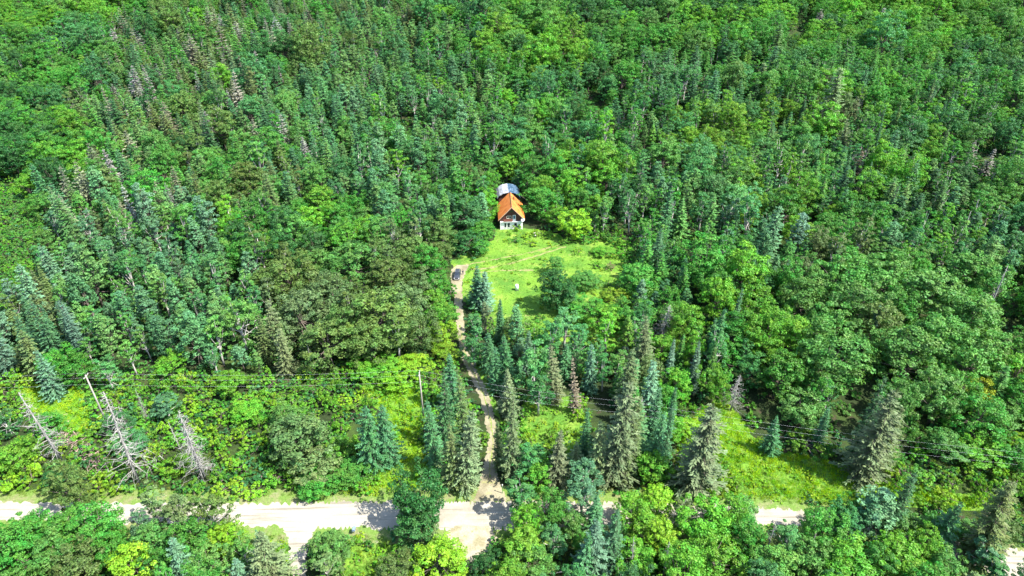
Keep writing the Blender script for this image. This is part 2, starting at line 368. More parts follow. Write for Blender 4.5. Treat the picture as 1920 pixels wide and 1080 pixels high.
def conifer(seed, H=17, R=2.7, whorls=30, nb=8, seg=6, power=.85, droop=.28, size=.55, skirt=.06, feather=0.0, gap=0.0):
    r = np.random.default_rng(seed); V = []; var = []; W = MB()
    W.tube([(0, 0, -.3), (0, 0, H*.5), (0, 0, H*.985)], [H*.0125+.05, H*.008, .02], 6)
    side = r.uniform(.8, 1.15, 8)
    for i in range(whorls):
        t = (i+r.uniform(-.3, .3))/whorls; t = min(max(t, 0), .985); z = H*(skirt+(1-skirt)*t)
        if gap and r.random() < gap*(1-t): continue
        Rz = R*((1-t)**power)*r.uniform(.82, 1.12)+.12
        if t < .1: Rz *= .75+2.5*t
        n = max(4, int(nb*(1.1-.5*t))); a0 = r.uniform(0, 6.28)
        for k in range(n):
            a = a0+2*math.pi*k/n+r.normal()*.12*(1+feather*3)
            L = Rz*r.uniform(.72, 1.15)*side[int(a/0.7854) % 8]; zz = z+r.normal()*.12
            u = np.array([math.cos(a), math.sin(a), 0]); w_ = np.array([-math.sin(a), math.cos(a), 0])
            dr = droop*(1.2-.9*t)
            m = max(2, int(seg*(.35+L/R)))
            bv = r.uniform(-.12, .12)
            for s in range(m):
                q = (s+.6)/m; base = u*L*q+np.array([0, 0, zz-dr*L*q+.16*L*q*q])
                wl = size*(.55+.9*(1-q))*r.uniform(.8, 1.2)*(.6+.4*min(1, L/1.5)); ln = L/m*1.7
                for sg in (-1, 1):
                    tip = base+w_*sg*wl+u*ln*.45+np.array([0, 0, -wl*r.uniform(.15, .45)])+r.normal(size=3)*.10*(1+3*feather)
                    md1 = base+u*ln*.5+w_*sg*wl*.35+np.array([0, 0, r.normal()*.05]); md2 = base-u*ln*.3+w_*sg*wl*.45+r.normal(size=3)*.05*(1+3*feather)
                    V += [base-u*ln*.15, md2, tip, md1]
                    var.append(min(1, max(0, .25+.45*q+bv+r.normal()*.15)))
            if L > 1.2 and k % 2 == 0:
                W.tube([(0, 0, zz), tuple(u*L*.8+np.array([0, 0, zz-dr*L*.8+.10*L]))], [.05, .015], 3, False)
    # leader
    for k in range(5):
        a = k*1.2566; u = np.array([math.cos(a), math.sin(a), 0])*.12
        V += [np.array([0, 0, H*.96])+u*.3, np.array([0, 0, H*.98])+u, np.array([0, 0, H*1.02]), np.array([0, 0, H*.98])-u*.3]; var.append(.7)
    return np.array(V), np.array(var), W
def mk_con(name, seed, **k):
    V, v, W = conifer(seed, **k); return split(name, V, v, W.V, W.F, M['needle'], M['bark'])
def dead(seed, H=15, nb=80, R=2.4, up_=.0, skirt=.15, rad=.040, sub=True, lean=.3):
    r = np.random.default_rng(seed); T = MB(); Bm = MB()
    lx, ly = r.normal(size=2)*lean
    T.tube([(0, 0, -.3), (lx*.3, ly*.3, H*.4), (lx, ly, H*.8), (lx*1.2, ly*1.2, H)], [H*.014+.05, H*.011, H*.006, .03], 6)
    for i in range(nb):
        t = skirt+(1-skirt)*(i/nb)**1.0; z = H*t; a = r.uniform(0, 6.28); L = R*(1.05-t)**.7*r.uniform(.35, 1.15)
        b = Vector((lx*t, ly*t, z)); u = Vector((math.cos(a), math.sin(a), 0))
        m = b+u*L*.55+Vector((0, 0, L*(up_+r.normal()*.14))); e = b+u*L+Vector((r.normal()*.1, r.normal()*.1, L*(up_*1.8-.12+r.normal()*.22)))
        Bm.tube([b, m, e], [rad, rad*.65, rad*.25], 3, False)
        if sub:
            for q in range(3):
                s = m.lerp(e, r.random()); f = s+Vector((r.normal(), r.normal(), r.normal()*.6))*L*.25
                Bm.tube([s, f], [rad*.5, rad*.2], 3, False)
    return (mesh_from('dead_branches', Bm.V, Bm.F, M['dead']), mesh_from('dead_trunk', T.V, T.F, M['dead'], smooth=True),
            mesh_from('dead_whole', T.V+Bm.V, T.F+[tuple(len(T.V)+k for k in f) for f in Bm.F], M['dead']))
PROTO = {
 'B': [mk_broad('broad%d' % i, 10+i, H=13, R=r_, z0=z_, nclump=n_, per=62, leaf=l_) for i, (r_, z_, n_, l_) in enumerate([(4.0, .15, 140, .27), (4.4, .1, 160, .28), (3.6, .15, 130, .26), (4.1, .08, 146, .27), (3.8, .2, 130, .27)])],
 'A': [mk_broad('aspen%d' % i, 30+i, barkm='pale_bark', H=15, R=r_, z0=z_, nclump=n_, per=62, leaf=.23, rough=.38, narrow=True) for i, (r_, z_, n_) in enumerate([(2.6, .14, 72), (3.0, .12, 78), (2.3, .16, 64), (2.8, .2, 66)])],
 'S': [mk_con('spruce%d' % i, 50+i, H=17, R=r_, power=p_, droop=d_, nb=8, whorls=w_, size=s_, seg=7) for i, (r_, p_, d_, w_, s_) in enumerate([(2.9, .8, .30, 25, .36), (2.7, .7, .36, 26, .34), (3.2, .9, .22, 24, .38), (2.5, .75, .34, 27, .34), (2.9, .65, .38, 25, .36)])],
 'T': [mk_con('fir%d' % i, 70+i, H=17, R=r_, power=.75, droop=.15, nb=7, whorls=36, size=.34) for i, r_ in enumerate([1.3, 1.6, 1.1])],
 'L': [mk_broad('larch%d' % i, 80+i, leafm='needle', H=15, R=r_, z0=.1, nclump=110, per=46, leaf=.25, rough=.3, cone=c_) for i, (r_, c_) in enumerate([(2.9, .8), (3.2, .75), (2.6, .85), (3.1, .65)])],
 'U': [mk_broad('shrub%d' % i, 90+i, H=3.0, R=r_, z0=.0, nclump=n_, per=44, leaf=.21, rough=.4) for i, (r_, n_) in enumerate([(1.7, 30), (2.0, 36), (1.5, 26), (1.9, 30)])],
 'D': [dead(110, 15, 130, 3.0), dead(111, 15, 110, 2.6, up_=-.1), dead(112, 15, 150, 3.2, up_=.05), dead(113, 15, 40, 1.6, up_=.4, skirt=.4)],
 'W': [mk_con('withered%d' % i, 120+i, H=17, R=r_, power=.8, droop=.3, nb=7, whorls=24, seg=4, size=.34, gap=.25) for i, r_ in enumerate([2.6, 2.3, 2.9])],
}
BASE = {'B': (13, 8), 'A': (15, 5.4), 'S': (17, 4.9), 'T': (17, 2.4), 'L': (15, 6.0), 'U': (3, 3.8), 'D': (15, 4.6), 'W': (17, 4.6)}
NAME = {'B': 'broadleaf_tree', 'A': 'aspen_tree', 'S': 'spruce_tree', 'T': 'fir_tree', 'L': 'larch_tree', 'U': 'shrub', 'D': 'dead_tree', 'W': 'withered_spruce'}
CAT = {'B': 'tree', 'A': 'tree', 'S': 'spruce', 'T': 'fir', 'L': 'larch', 'U': 'bush', 'D': 'dead tree', 'W': 'withered tree'}
WORD = {'B': 'round tree', 'A': 'slender tree', 'S': 'spruce', 'T': 'narrow fir', 'L': 'feathery conifer', 'U': 'low bush', 'D': 'bare dead snag', 'W': 'withered spruce'}
GROUP = {'B': 'round leafy trees of the forest', 'A': 'slender leafy trees of the forest', 'S': 'spruces of the forest', 'T': 'narrow firs of the forest', 'L': 'feathery conifers of the forest', 'U': 'bushes along the road and clearings', 'D': 'bare dead trees', 'W': 'withered spruces of the forest'}
TINT = {
 'dk': ((.030, .115, .034), 'dark green'), 'gr': ((.052, .200, .032), 'green'), 'br': ((.092, .265, .028), 'bright green'),
 'yg': ((.150, .310, .024), 'yellow-green'), 'ol': ((.078, .150, .042), 'olive green'), 'og': ((.098, .172, .070), 'greyish olive'),
 'te': ((.046, .170, .060), 'blue-green'), 'bl': ((.072, .190, .105), 'bluish grey-green'), 'pt': ((.070, .215, .082), 'pale grey-green'),
 'gg': ((.078, .215, .052), 'mid green'), 'yo': ((.100, .240, .025), 'yellowish olive'),
 'go': ((.28, .34, .03), 'golden yellow'), 'rd': ((.16, .13, .09), 'rusty brown'), 'gy': ((.21, .215, .19), 'grey'), 'gb': ((.15, .165, .10), 'grey-brown'),
}

# ------------------------------------------------------------------ where plants grow
TREES = []            # dict(kind, x, y, h, w, tint, manual, label)
def add(kind, x, y, h, w_, tint, manual=True, label=None, sub=None):
    TREES.append(dict(k=kind, x=x, y=y, h=h, w=w_, t=tint, m=manual, label=label, i=sub))
def C(kind, px, py, wpx, h, tint, label=None, sub=None):
    """round crown whose centre shows at (px,py), wpx wide, on a tree h metres tall"""
    zc = h*(.5 if kind == 'U' else .6)
    p = at(px, py, zc); dep = proj(p.x, p.y, p.z+zc)[2]
    add(kind, p.x, p.y, h, wpx*dep/F, tint, True, label, sub)
def S(kind, px, top, base, wpx, tint, label=None, sub=None):
    """upright tree with its tip at (px, top) and its foot at height base in the photograph"""
    b = at(px, base); best = 10
    lo_, hi_ = 2.0, 40.0
    for _ in range(30):
        mid = (lo_+hi_)/2
        if proj(b.x, b.y, b.z+mid)[1] > top: lo_ = mid
        else: hi_ = mid
    h = lo_; dep = proj(b.x, b.y, b.z+h)[2]; x = (px-960)*dep/F
    dep2 = proj(b.x, b.y, b.z+h*.3)[2]
    add(kind, x, b.y, h, wpx*dep2/F, tint, True, label, sub)

# --- around the house and clearing
C('B', 1045, 538, 62, 12.5, 'dk', 'dark green round tree standing alone in the middle of the bright meadow')
C('B', 1050, 552, 54, 9, 'dk', 'dense lower dark tree joined to the foot of the dark round meadow tree'); C('B', 1041, 496, 36, 6, 'gg', 'small olive tree touching the back of the dark round meadow tree')
C('B', 1100, 522, 56, 4.5, 'gg', 'low mid green tree right of the dark round tree in the meadow')
C('B', 1076, 420, 52, 9, 'yg', 'yellow-green tree at the right corner of the meadow, right of the house')
C('B', 1050, 405, 40, 8, 'br', 'bright green tree just left of the yellow-green tree beside the house')
C('B', 1014, 378, 62, 12, 'gr', 'large round green tree immediately right of the orange roof')
C('B', 1000, 322, 62, 13, 'gr', 'green tree directly behind the large round tree by the house')
C('A', 986, 338, 26, 9, 'gr'); C('A', 972, 332, 24, 9, 'te'); C('B', 925, 338, 24, 9, 'gg'); C('B', 1070, 345, 46, 13, 'br'); C('B', 1068, 290, 46, 14, 'br')
C('B', 912, 382, 46, 11, 'br', 'bright green tree immediately left of the orange roof')
C('B', 914, 348, 34, 12, 'br', 'bright small-crowned tree left of the grey shed roof')
C('B', 835, 360, 52, 12, 'gr'); C('B', 880, 390, 50, 10, 'gr'); C('B', 885, 330, 50, 12, 'ol')
C('B', 905, 430, 52, 7.5, 'gr', 'green tree at the left edge of the clearing, just left of the house basement')
C('B', 872, 452, 52, 7, 'dk', 'dark green tree above the parked car at the clearing edge')
C('B', 900, 462, 36, 5, 'gr')
C('B', 825, 440, 60, 11, 'ol'); C('B', 804, 490, 54, 12, 'gr'); C('B', 775, 470, 70, 12, 'ol'); C('B', 816, 532, 38, 8, 'gr')
C('U', 968, 426, 16, 2.2, 'yg', 'yellow-green bush hiding the right half of the white basement')
C('U', 985, 440, 22, 1.6, 'yg'); C('U', 1010, 436, 24, 1.8, 'yg'); C('U', 1032, 440, 22, 1.8, 'br'); C('U', 965, 450, 18, 1.6, 'gr'); C('U', 996, 455, 22, 1.5, 'yg')
S('S', 893, 496, 575, 42, 'te', 'tall blue-green spruce right of the drive, just below the parked car')
S('S', 906, 506, 582, 44, 'bl', 'greyer spruce touching the right of the one beside the car')
C('B', 1128, 470, 34, 2.8, 'br'); C('U', 1145, 500, 22, 2, 'gb'); C('U', 1120, 495, 22, 2, 'br')
C('B', 1205, 520, 76, 11, 'gr'); C('B', 1190, 590, 66, 8, 'gr'); C('B', 1150, 560, 44, 6, 'yg')
C('B', 1140, 590, 60, 7, 'br'); C('B', 1095, 578, 60, 6, 'gr')
for a, b, w__, hh, tt in ((1060, 450, 24, 2.5, 'br'), (1095, 447, 30, 3.2, 'gr'), (1120, 442, 30, 3.2, 'br'), (1150, 446, 30, 3.5, 'gr'), (1172, 470, 30, 3.4, 'br'), (1178, 510, 30, 3.5, 'gr'), (1172, 545, 34, 3, 'yg'), (1140, 530, 20, 1.6, 'br'), (1085, 470, 20, 1.4, 'yg'), (1150, 480, 18, 1.4, 'yg')):
    C('U', a, b, w__, hh, tt)
# --- between clearing and power line
C('A', 892, 615, 50, 12, 'te', 'tall blue-green leafy tree right of the drive, below the meadow spruces')
C('A', 890, 655, 46, 9, 'te')
S('S', 950, 622, 728, 46, 'dk'); S('S', 930, 650, 735, 34, 'te'); S('T', 936, 560, 640, 26, 'te'); S('L', 970, 575, 665, 44, 'pt'); S('S', 992, 618, 700, 30, 'bl')
C('A', 1003, 690, 58, 16, 'pt', 'tall pale grey-green leafy tree between dark spruces right of the drive'); C('A', 1010, 735, 52, 12, 'te')
S('S', 1047, 648, 755, 40, 'og'); S('W', 1088, 668, 775, 26, 'rd', 'thin pinkish dead spruce standing among the green ones right of the drive')
S('S', 1113, 642, 735, 32, 'bl'); C('A', 1133, 690, 36, 12, 'te'); C('A', 1060, 610, 60, 13, 'pt'); C('A', 1085, 640, 44, 12, 'te')
S('S', 1187, 650, 760, 48, 'og'); S('S', 1172, 708, 905, 78, 'og', 'very tall pale olive spruce above the road, tallest near the middle'); S('S', 1190, 735, 890, 60, 'ol')
S('S', 1222, 590, 705, 50, 'og', 'pale olive spruce with a yellowish top behind the tall ones'); S('S', 1232, 674, 785, 44, 'bl')
S('S', 1240, 757, 878, 40, 'te', 'left one of two blue-green spruce tips side by side'); S('S', 1258, 757, 870, 38, 'te', 'right one of two blue-green spruce tips side by side')
S('T', 1267, 630, 725, 24, 'bl'); S('T', 1314, 642, 740, 24, 'bl'); S('T', 1387, 540, 650, 24, 'te'); S('T', 1354, 575, 680, 26, 'te')
S('S', 957, 716, 895, 44, 'og', 'tall greyish spruce on the right side of the drive mouth')
S('S', 870, 690, 835, 42, 'ol'); S('S', 862, 765, 918, 64, 'og', 'broad greyish spruce on the left side of the drive mouth'); S('S', 826, 706, 850, 48, 'dk')
S('S', 808, 748, 880, 46, 'te', 'dark spruce beside the grass strip, right of the right-hand power pole'); S('S', 848, 660, 770, 46, 'te'); S('S', 845, 790, 915, 50, 'ol')
S('S', 1047, 808, 912, 52, 'og'); S('S', 1102, 768, 868, 36, 'te'); S('S', 1128, 790, 905, 46, 'og'); C('A', 992, 862, 60, 10, 'te'); C('B', 1010, 890, 52, 7, 'br')
C('A', 1095, 890, 66, 10, 'bl'); C('B', 1225, 872, 64, 8, 'br'); C('B', 1070, 850, 36, 5, 'yg')
S('S', 1335, 758, 918, 98, 'og', 'very broad grey-green spruce at the left edge of the bright right-hand meadow')
C('B', 1290, 800, 40, 5, 'yg'); C('B', 1270, 720, 50, 10, 'br'); C('B', 1300, 660, 40, 12, 'br')
S('S', 935, 785, 880, 28, 'ol')
# --- left of the drive
C('B', 630, 560, 92, 15, 'og'); C('B', 560, 590, 92, 15, 'og'); C('B', 715, 590, 112, 16, 'ol', 'largest dark olive crown in the olive group left of the drive'); C('B', 768, 575, 76, 14, 'og'); C('B', 690, 640, 88, 13, 'ol')
C('B', 610, 640, 84, 13, 'ol'); C('B', 540, 520, 84, 14, 'ol'); C('B', 655, 500, 92, 14, 'gg'); C('B', 735, 520, 88, 14, 'ol'); S('S', 500, 560, 660, 44, 'og'); S('S', 480, 590, 680, 36, 'ol'); S('S', 520, 610, 700, 40, 'og')
C('B', 585, 415, 52, 12, 'br'); C('B', 640, 410, 56, 12, 'gr'); C('B', 450, 480, 54, 12, 'gr'); C('B', 350, 410, 60, 12, 'gr')
C('B', 822, 590, 52, 8, 'br'); C('B', 815, 560, 46, 8, 'br'); C('B', 825, 625, 52, 6, 'yg'); C('B', 835, 660, 46, 5, 'yg')
C('B', 720, 690, 74, 5, 'br'); C('B', 775, 682, 60, 5, 'yg'); C('B', 680, 700, 54, 5, 'br'); C('B', 745, 712, 60, 4.5, 'yg')
S('S', 681, 756, 880, 58, 'te', 'left of two dark bluish spruces beside the grass strip left of the power pole'); S('S', 714, 757, 868, 56, 'te', 'right of two dark bluish spruces beside the grass strip left of the power pole')
C('B', 565, 820, 112, 11, 'og', 'wide greyish bushy tree standing above the road left of the two bluish spruces'); C('B', 600, 870, 80, 6, 'og'); C('B', 535, 780, 60, 8, 'gg')
C('B', 640, 840, 52, 6, 'br'); C('B', 655, 885, 70, 4.5, 'gr'); C('B', 590, 905, 60, 4, 'gr')
C('A', 310, 760, 52, 7, 'bl'); C('A', 200, 700, 40, 9, 'pt'); C('B', 315, 690, 60, 7, 'yo'); C('B', 110, 680, 56, 9, 'gr'); C('B', 140, 690, 56, 9, 'gr')
C('B', 30, 850, 60, 6, 'br'); C('B', 95, 790, 50, 5, 'gr'); C('A', 10, 790, 40, 8, 'te'); C('B', 115, 890, 60, 4, 'dk')
S('S', 66, 655, 745, 44, 'bl', 'grey-blue spruce at far left just behind the power line'); S('T', 110, 560, 680, 26, 'bl'); S('S', 60, 560, 680, 40, 'te')
C('A', 220, 790, 56, 6, 'te'); C('B', 250, 830, 52, 5, 'te')
C('B', 330, 870, 44, 4, 'yg'); C('B', 430, 720, 60, 6, 'yo'); C('B', 460, 770, 60, 5, 'br')
# --- dead trees by the road
S('D', 46, 730, 868, 62, 'gy', 'tall grey snag at the far left with bare drooping branches', 1); S('D', 185, 735, 905, 72, 'gy', 'tall grey snag below the left power pole', 0); S('D', 333, 762, 895, 60, 'gy', 'thick grey snag left of the bushy tree, tall bare branches at its foot', 2)
S('D', 350, 800, 900, 44, 'gy', 'shorter grey snag touching the right of the thick one', 1); S('D', 254, 728, 790, 18, 'gy', None, 1); S('D', 220, 762, 808, 20, 'gy', None, 1); S('D', 318, 790, 850, 26, 'gy', None, 3)
S('D', 362, 565, 630, 14, 'gy', 'thin bare white trunk in the feathery conifers at left', 3); S('D', 575, 640, 700, 16, 'gy', None, 3); S('D', 435, 690, 718, 16, 'gy', None, 1)
S('D', 1893, 500, 610, 44, 'gy', 'bare white dead tree at the right edge of the photo', 3); S('D', 1822, 395, 470, 30, 'gy', None, 3); S('D', 1400, 355, 420, 22, 'gy', None, 3)
S('D', 1385, 705, 770, 40, 'gb', 'tangled bare tree at the top of the bright right-hand meadow', 0); S('D', 1205, 745, 830, 40, 'gb', None, 1); S('D', 1250, 570, 640, 36, 'gy', None, 2)
S('D', 1455, 975, 1045, 34, 'gy', None, 3); S('D', 1530, 1000, 1050, 26, 'gy', None, 3); S('D', 1195, 1000, 1080, 34, 'gy', None, 3); S('D', 1258, 1010, 1090, 44, 'gy', None, 3)
for (a, t_, b_, w__) in [(210, 62, 112, 26), (250, 60, 112, 26), (515, 38, 85, 22), (445, 45, 92, 22), (525, 222, 290, 24), (568, 262, 318, 22), (385, 215, 262, 20), (1540, 25, 75, 24), (1660, 20, 55, 24), (1830, 270, 315, 20), (1865, 285, 330, 20), (210, 165, 200, 18), (1820, 120, 160, 18), (335, 60, 100, 16), (160, 395, 440, 16)]:
    S('W', a, t_-7, b_, w__+6, 'gy')
for (a, t_, b_, w__, tt) in [(242, 132, 205, 30, 'gy'), (262, 170, 225, 26, 'gy'), (350, 70, 140, 34, 'gb'), (245, 60, 120, 26, 'gb'), (410, 55, 130, 34, 'gb'), (575, 15, 65, 20, 'gb'), (205, 195, 265, 30, 'gb'), (300, 200, 275, 34, 'gb'), (165, 275, 345, 30, 'gb'), (1618, 290, 350, 26, 'rd'), (470, 230, 290, 26, 'gb'), (120, 240, 285, 24, 'gb'), (240, 250, 320, 26, 'gb')]:
    S('W', a, t_-8, b_, w__+8, tt, 'rusty red-brown dying spruce among green trees on the upper right' if tt == 'rd' else None)
for (a, t_, b_, w__, tt) in [(208, 180, 272, 44, 'dk'), (185, 190, 262, 36, 'dk'), (308, 205, 280, 36, 'ol'), (285, 190, 265, 34, 'ol'), (355, 65, 130, 30, 'ol'), (475, 50, 112, 26, 'dk'), (525, 60, 120, 26, 'ol'), (505, 300, 375, 30, 'ol'), (1580, 120, 255, 56, 'og'), (1432, 115, 175, 28, 'og'), (235, 300, 385, 30, 'dk')]:
    S('S', a, t_, b_, w__, tt)
# --- right of the meadow
C('B', 1553, 675, 112, 16, 'gg', 'big round blue-green crown on a visible trunk above the right meadow'); C('B', 1462, 700, 80, 13, 'gr'); C('B', 1490, 635, 70, 14, 'yo'); C('B', 1430, 640, 60, 13, 'br')
C('B', 1380, 620, 60, 13, 'gr'); C('B', 1415, 575, 66, 14, 'br'); C('B', 1350, 540, 64, 13, 'gr'); C('B', 1340, 720, 52, 11, 'br'); C('B', 1360, 660, 50, 10, 'gr')
C('B', 1700, 665, 108, 17, 'gg'); C('B', 1765, 740, 96, 15, 'gg'); C('B', 1760, 640, 100, 17, 'gg'); C('B', 1820, 600, 100, 17, 'gg'); C('B', 1740, 545, 108, 17, 'gg'); C('B', 1660, 530, 100, 17, 'gg'); C('B', 1830, 680, 90, 16, 'gg'); C('B', 1590, 570, 92, 16, 'gg'); C('B', 1650, 600, 80, 15, 'ol')
C('B', 1510, 560, 80, 15, 'gg'); C('B', 1820, 510, 90, 16, 'gg'); C('B', 1550, 610, 70, 14, 'gg')
S('S', 1680, 730, 900, 88, 'og', 'large pale olive spruce at the right end of the bright meadow'); S('S', 1700, 760, 880, 50, 'ol'); C('B', 1690, 770, 66, 15, 'gg'); S('S', 1662, 700, 862, 44, 'dk')  # round tree added beside the spruce to shade the gap on its left
C('B', 1505, 770, 66, 9, 'gg'); S('S', 1556, 758, 835, 32, 'te'); S('S', 1462, 780, 850, 34, 'te'); S('T', 1655, 572, 660, 26, 'bl')
C('U', 1512, 830, 62, 4, 'yo', 'yellowish bush in the bright right-hand meadow under the wires', 1); C('B', 1833, 738, 40, 9, 'go', 'golden yellow autumn tree near the right edge'); C('B', 1905, 700, 70, 12, 'br', 'bright green tree at the right edge below the dead white tree')
C('B', 1880, 780, 66, 7, 'gg'); C('B', 1770, 830, 70, 7, 'gg'); C('B', 1840, 850, 80, 5, 'br'); C('B', 1900, 850, 60, 6, 'gr')
S('S', 1718, 880, 1000, 48, 'dk', 'narrow dark spruce right of the meadow end, below the wires'); S('S', 1795, 935, 1025, 52, 'te', 'blue-green spruce right of the narrow dark one'); S('S', 1912, 905, 1050, 84, 'ol', 'broad dark spruce at the bottom right edge')
C('L', 1655, 960, 90, 11, 'pt'); C('L', 1630, 970, 60, 10, 'te'); C('B', 1545, 985, 64, 9, 'gr'); C('B', 1590, 1050, 96, 9, 'br'); C('B', 1690, 1040, 96, 8, 'br'); C('B', 1750, 990, 60, 6, 'gr'); C('B', 1640, 1050, 60, 8, 'gr')
C('B', 1400, 1005, 66, 9, 'gr'); C('B', 1320, 985, 80, 9, 'br'); C('B', 1335, 1050, 92, 9, 'br'); C('A', 1478, 1012, 54, 9, 'pt'); C('B', 1455, 1060, 90, 8, 'gg'); C('B', 1530, 1050, 70, 8, 'gg')
C('B', 1390, 960, 50, 6, 'gg'); C('A', 1850, 1035, 60, 8, 'bl'); C('B', 1775, 1060, 60, 7, 'gg'); C('B', 1820, 1000, 60, 5, 'gg'); C('A', 1865, 1062, 70, 7, 'te'); C('B', 1590, 962, 50, 6, 'gr'); C('B', 1700, 985, 56, 6, 'gg'); C('B', 1885, 1000, 50, 6, 'ol')
# --- bottom middle
C('B', 782, 935, 84, 14, 'dk', 'tall dark green tree standing alone in front of the gravel road', 1); C('B', 775, 985, 78, 9, 'dk', 'lower dark tree hugging the foot of the tall lone one by the road')
C('A', 795, 1000, 56, 6, 'og'); C('B', 820, 1045, 92, 7, 'yg', 'wide yellow-green tree at the bottom edge below the lone dark tree'); C('B', 752, 1072, 70, 6, 'ol')
C('B', 618, 1030, 78, 7, 'gg', 'open green tree right of the side track at the bottom'); C('A', 610, 1062, 50, 7, 'og'); C('U', 690, 1020, 24, 2, 'gr')
C('A', 976, 935, 68, 11, 'pt', 'pale grey-green tree right where the drive meets the road'); C('B', 993, 975, 60, 8, 'br'); C('B', 978, 1025, 78, 8, 'yo'); C('A', 1040, 1010, 52, 9, 'pt'); C('B', 1035, 955, 56, 9, 'gr'); C('A', 1092, 930, 70, 11, 'bl')
C('B', 905, 1058, 50, 6, 'dk'); C('B', 1000, 1070, 70, 7, 'gg'); C('B', 1075, 985, 50, 7, 'gg')
S('S', 1120, 968, 1075, 60, 'bl', 'pale bluish spruce at the bottom, left of a greener one'); S('S', 1158, 948, 1065, 48, 'te', 'greener spruce right of the pale bluish one at the bottom'); S('S', 1100, 1000, 1085, 44, 'te')
C('B', 1190, 960, 62, 9, 'br'); C('B', 1235, 935, 62, 7, 'yg'); C('B', 1240, 1000, 66, 8, 'yg'); C('A', 1280, 960, 50, 8, 'og'); C('B', 1195, 1040, 66, 7, 'br'); C('B', 1270, 1050, 70, 7, 'br')
# --- bottom left
C('B', 133, 905, 62, 13, 'ol', 'olive tree at bottom left standing up across the gravel road'); C('B', 62, 1000, 88, 9, 'gr'); C('B', 148, 988, 96, 9, 'gr', 'widest green crown at bottom left below the road'); C('B', 192, 990, 74, 10, 'gr'); C('B', 30, 1035, 84, 10, 'gr'); C('B', 95, 1040, 84, 9, 'gg'); C('B', 155, 1050, 84, 9, 'ol')
C('A', 283, 945, 56, 12, 'og', 'sparse greyish tree reaching over the road at lower left'); C('A', 335, 965, 64, 12, 'og'); C('A', 395, 960, 64, 11, 'ol'); C('B', 360, 1005, 80, 9, 'gr'); C('B', 290, 1010, 70, 8, 'gg'); C('B', 425, 1010, 70, 6, 'yg'); C('B', 250, 1055, 80, 8, 'yg'); C('A', 265, 985, 40, 10, 'bl')
S('S', 322, 1008, 1090, 54, 'bl', 'grey-blue spruce at the bottom left'); S('S', 437, 1048, 1105, 40, 'bl', 'tiny grey-blue spruce tip at the bottom edge'); S('S', 482, 1003, 1095, 78, 'og', 'grey-green spruce left of the side track at the bottom')
C('B', 390, 1060, 70, 7, 'gg'); C('B', 210, 1040, 60, 8, 'gr')
S('S', 480, 990, 1020, 14, 'te')

# regions of the photograph that stay open (no procedural tree may cover them)
VIS = [[(852, 490), (872, 474), (930, 452), (930, 335), (980, 335), (990, 420), (1045, 440), (1064, 452), (1165, 452), (1165, 520), (1140, 555), (1080, 590), (1010, 590), (960, 590), (930, 575), (925, 545), (850, 545)],
       [(848, 500), (875, 500), (878, 650), (905, 700), (945, 790), (930, 860), (950, 935), (890, 935), (905, 870), (915, 815), (870, 700), (850, 640)],
       [(1350, 760), (1385, 775), (1440, 838), (1580, 866), (1640, 905), (1650, 925), (1545, 945), (1395, 930), (1375, 870), (1300, 830), (1290, 790)],
       [(480, 925), (950, 925), (935, 1000), (880, 1060), (840, 1010), (735, 1005), (700, 1080), (655, 1080), (655, 1005), (590, 1010), (590, 1080), (505, 1080), (490, 1000), (415, 995)],
       [(-20, 920), (240, 925), (400, 925), (260, 985), (-20, 982)], [(1440, 945), (1540, 955), (1525, 982), (1440, 980)],
       [(35, 725), (160, 735), (165, 810), (120, 810), (50, 770)], [(690, 725), (780, 740), (790, 880), (800, 925), (690, 925), (740, 850), (735, 790)],
       [(1640, 915), (1790, 955), (1900, 950), (1900, 1000), (1860, 970), (1680, 940)], [(1780, 1010), (1920, 1040), (1920, 1080), (1860, 1080)],
       [(1598, 700), (1642, 705), (1652, 860), (1572, 855)], [(1400, 705), (1452, 700), (1440, 800), (1408, 785)], [(1100, 715), (1148, 725), (1140, 790), (1110, 790)], [(1872, 565), (1900, 560), (1892, 640), (1865, 640)], [(1078, 168), (1128, 172), (1128, 198), (1080, 190)], [(755, 200), (777, 200), (777, 235), (755, 235)], [(1478, 35), (1522, 35), (1512, 60), (1472, 60)], [(1835, 275), (1870, 280), (1860, 325), (1830, 320)], [(1282, 425), (1298, 420), (1298, 460), (1280, 455)], [(1512, 395), (1532, 395), (1528, 440), (1512, 440)],
       [(490, 1000), (550, 1000), (550, 1080), (510, 1080)], [(990, 760), (1080, 760), (1080, 800), (1000, 800)]]
def vis(px, py): return any(inpoly(px, py, P) for P in VIS)
# regions whose ground carries only bushes (pixels of the ground)
BUSH = [[(-60, 715), (330, 715), (660, 700), (850, 690), (905, 800), (905, 935), (-60, 935)],
        [(1600, 850), (1750, 820), (2000, 820), (2000, 1000), (1880, 980), (1700, 950), (1600, 930)],
        [(1260, 790), (1340, 750), (1400, 850), (1420, 935), (1250, 930)], [(640, 1000), (740, 1000), (740, 1100), (590, 1100)],
        [(-80, 350), (50, 345), (70, 450), (55, 570), (-80, 570)], [(960, 745), (1110, 745), (1110, 860), (960, 850)],
        [(795, 540), (850, 550), (860, 690), (790, 690)], [(1080, 560), (1200, 560), (1190, 640), (1120, 660)], [(1110, 440), (1190, 450), (1200, 560), (1100, 590)]]
ROADP = [[G(-40, 930), G(480, 930), G(940, 927), G(1160, 929), G(1460, 942), G(1600, 963), G(1750, 988), G(1950, 1030), (150, 58), (141, 49), G(1850, 1085), G(1720, 1042), G(1590, 1010), G(1450, 996), G(1160, 1003), G(940, 1009), G(480, 1003), G(-40, 991)]]
DRIVEG = [(at(x, y).x, at(x, y).y, wd) for (x, y, wd) in DR]
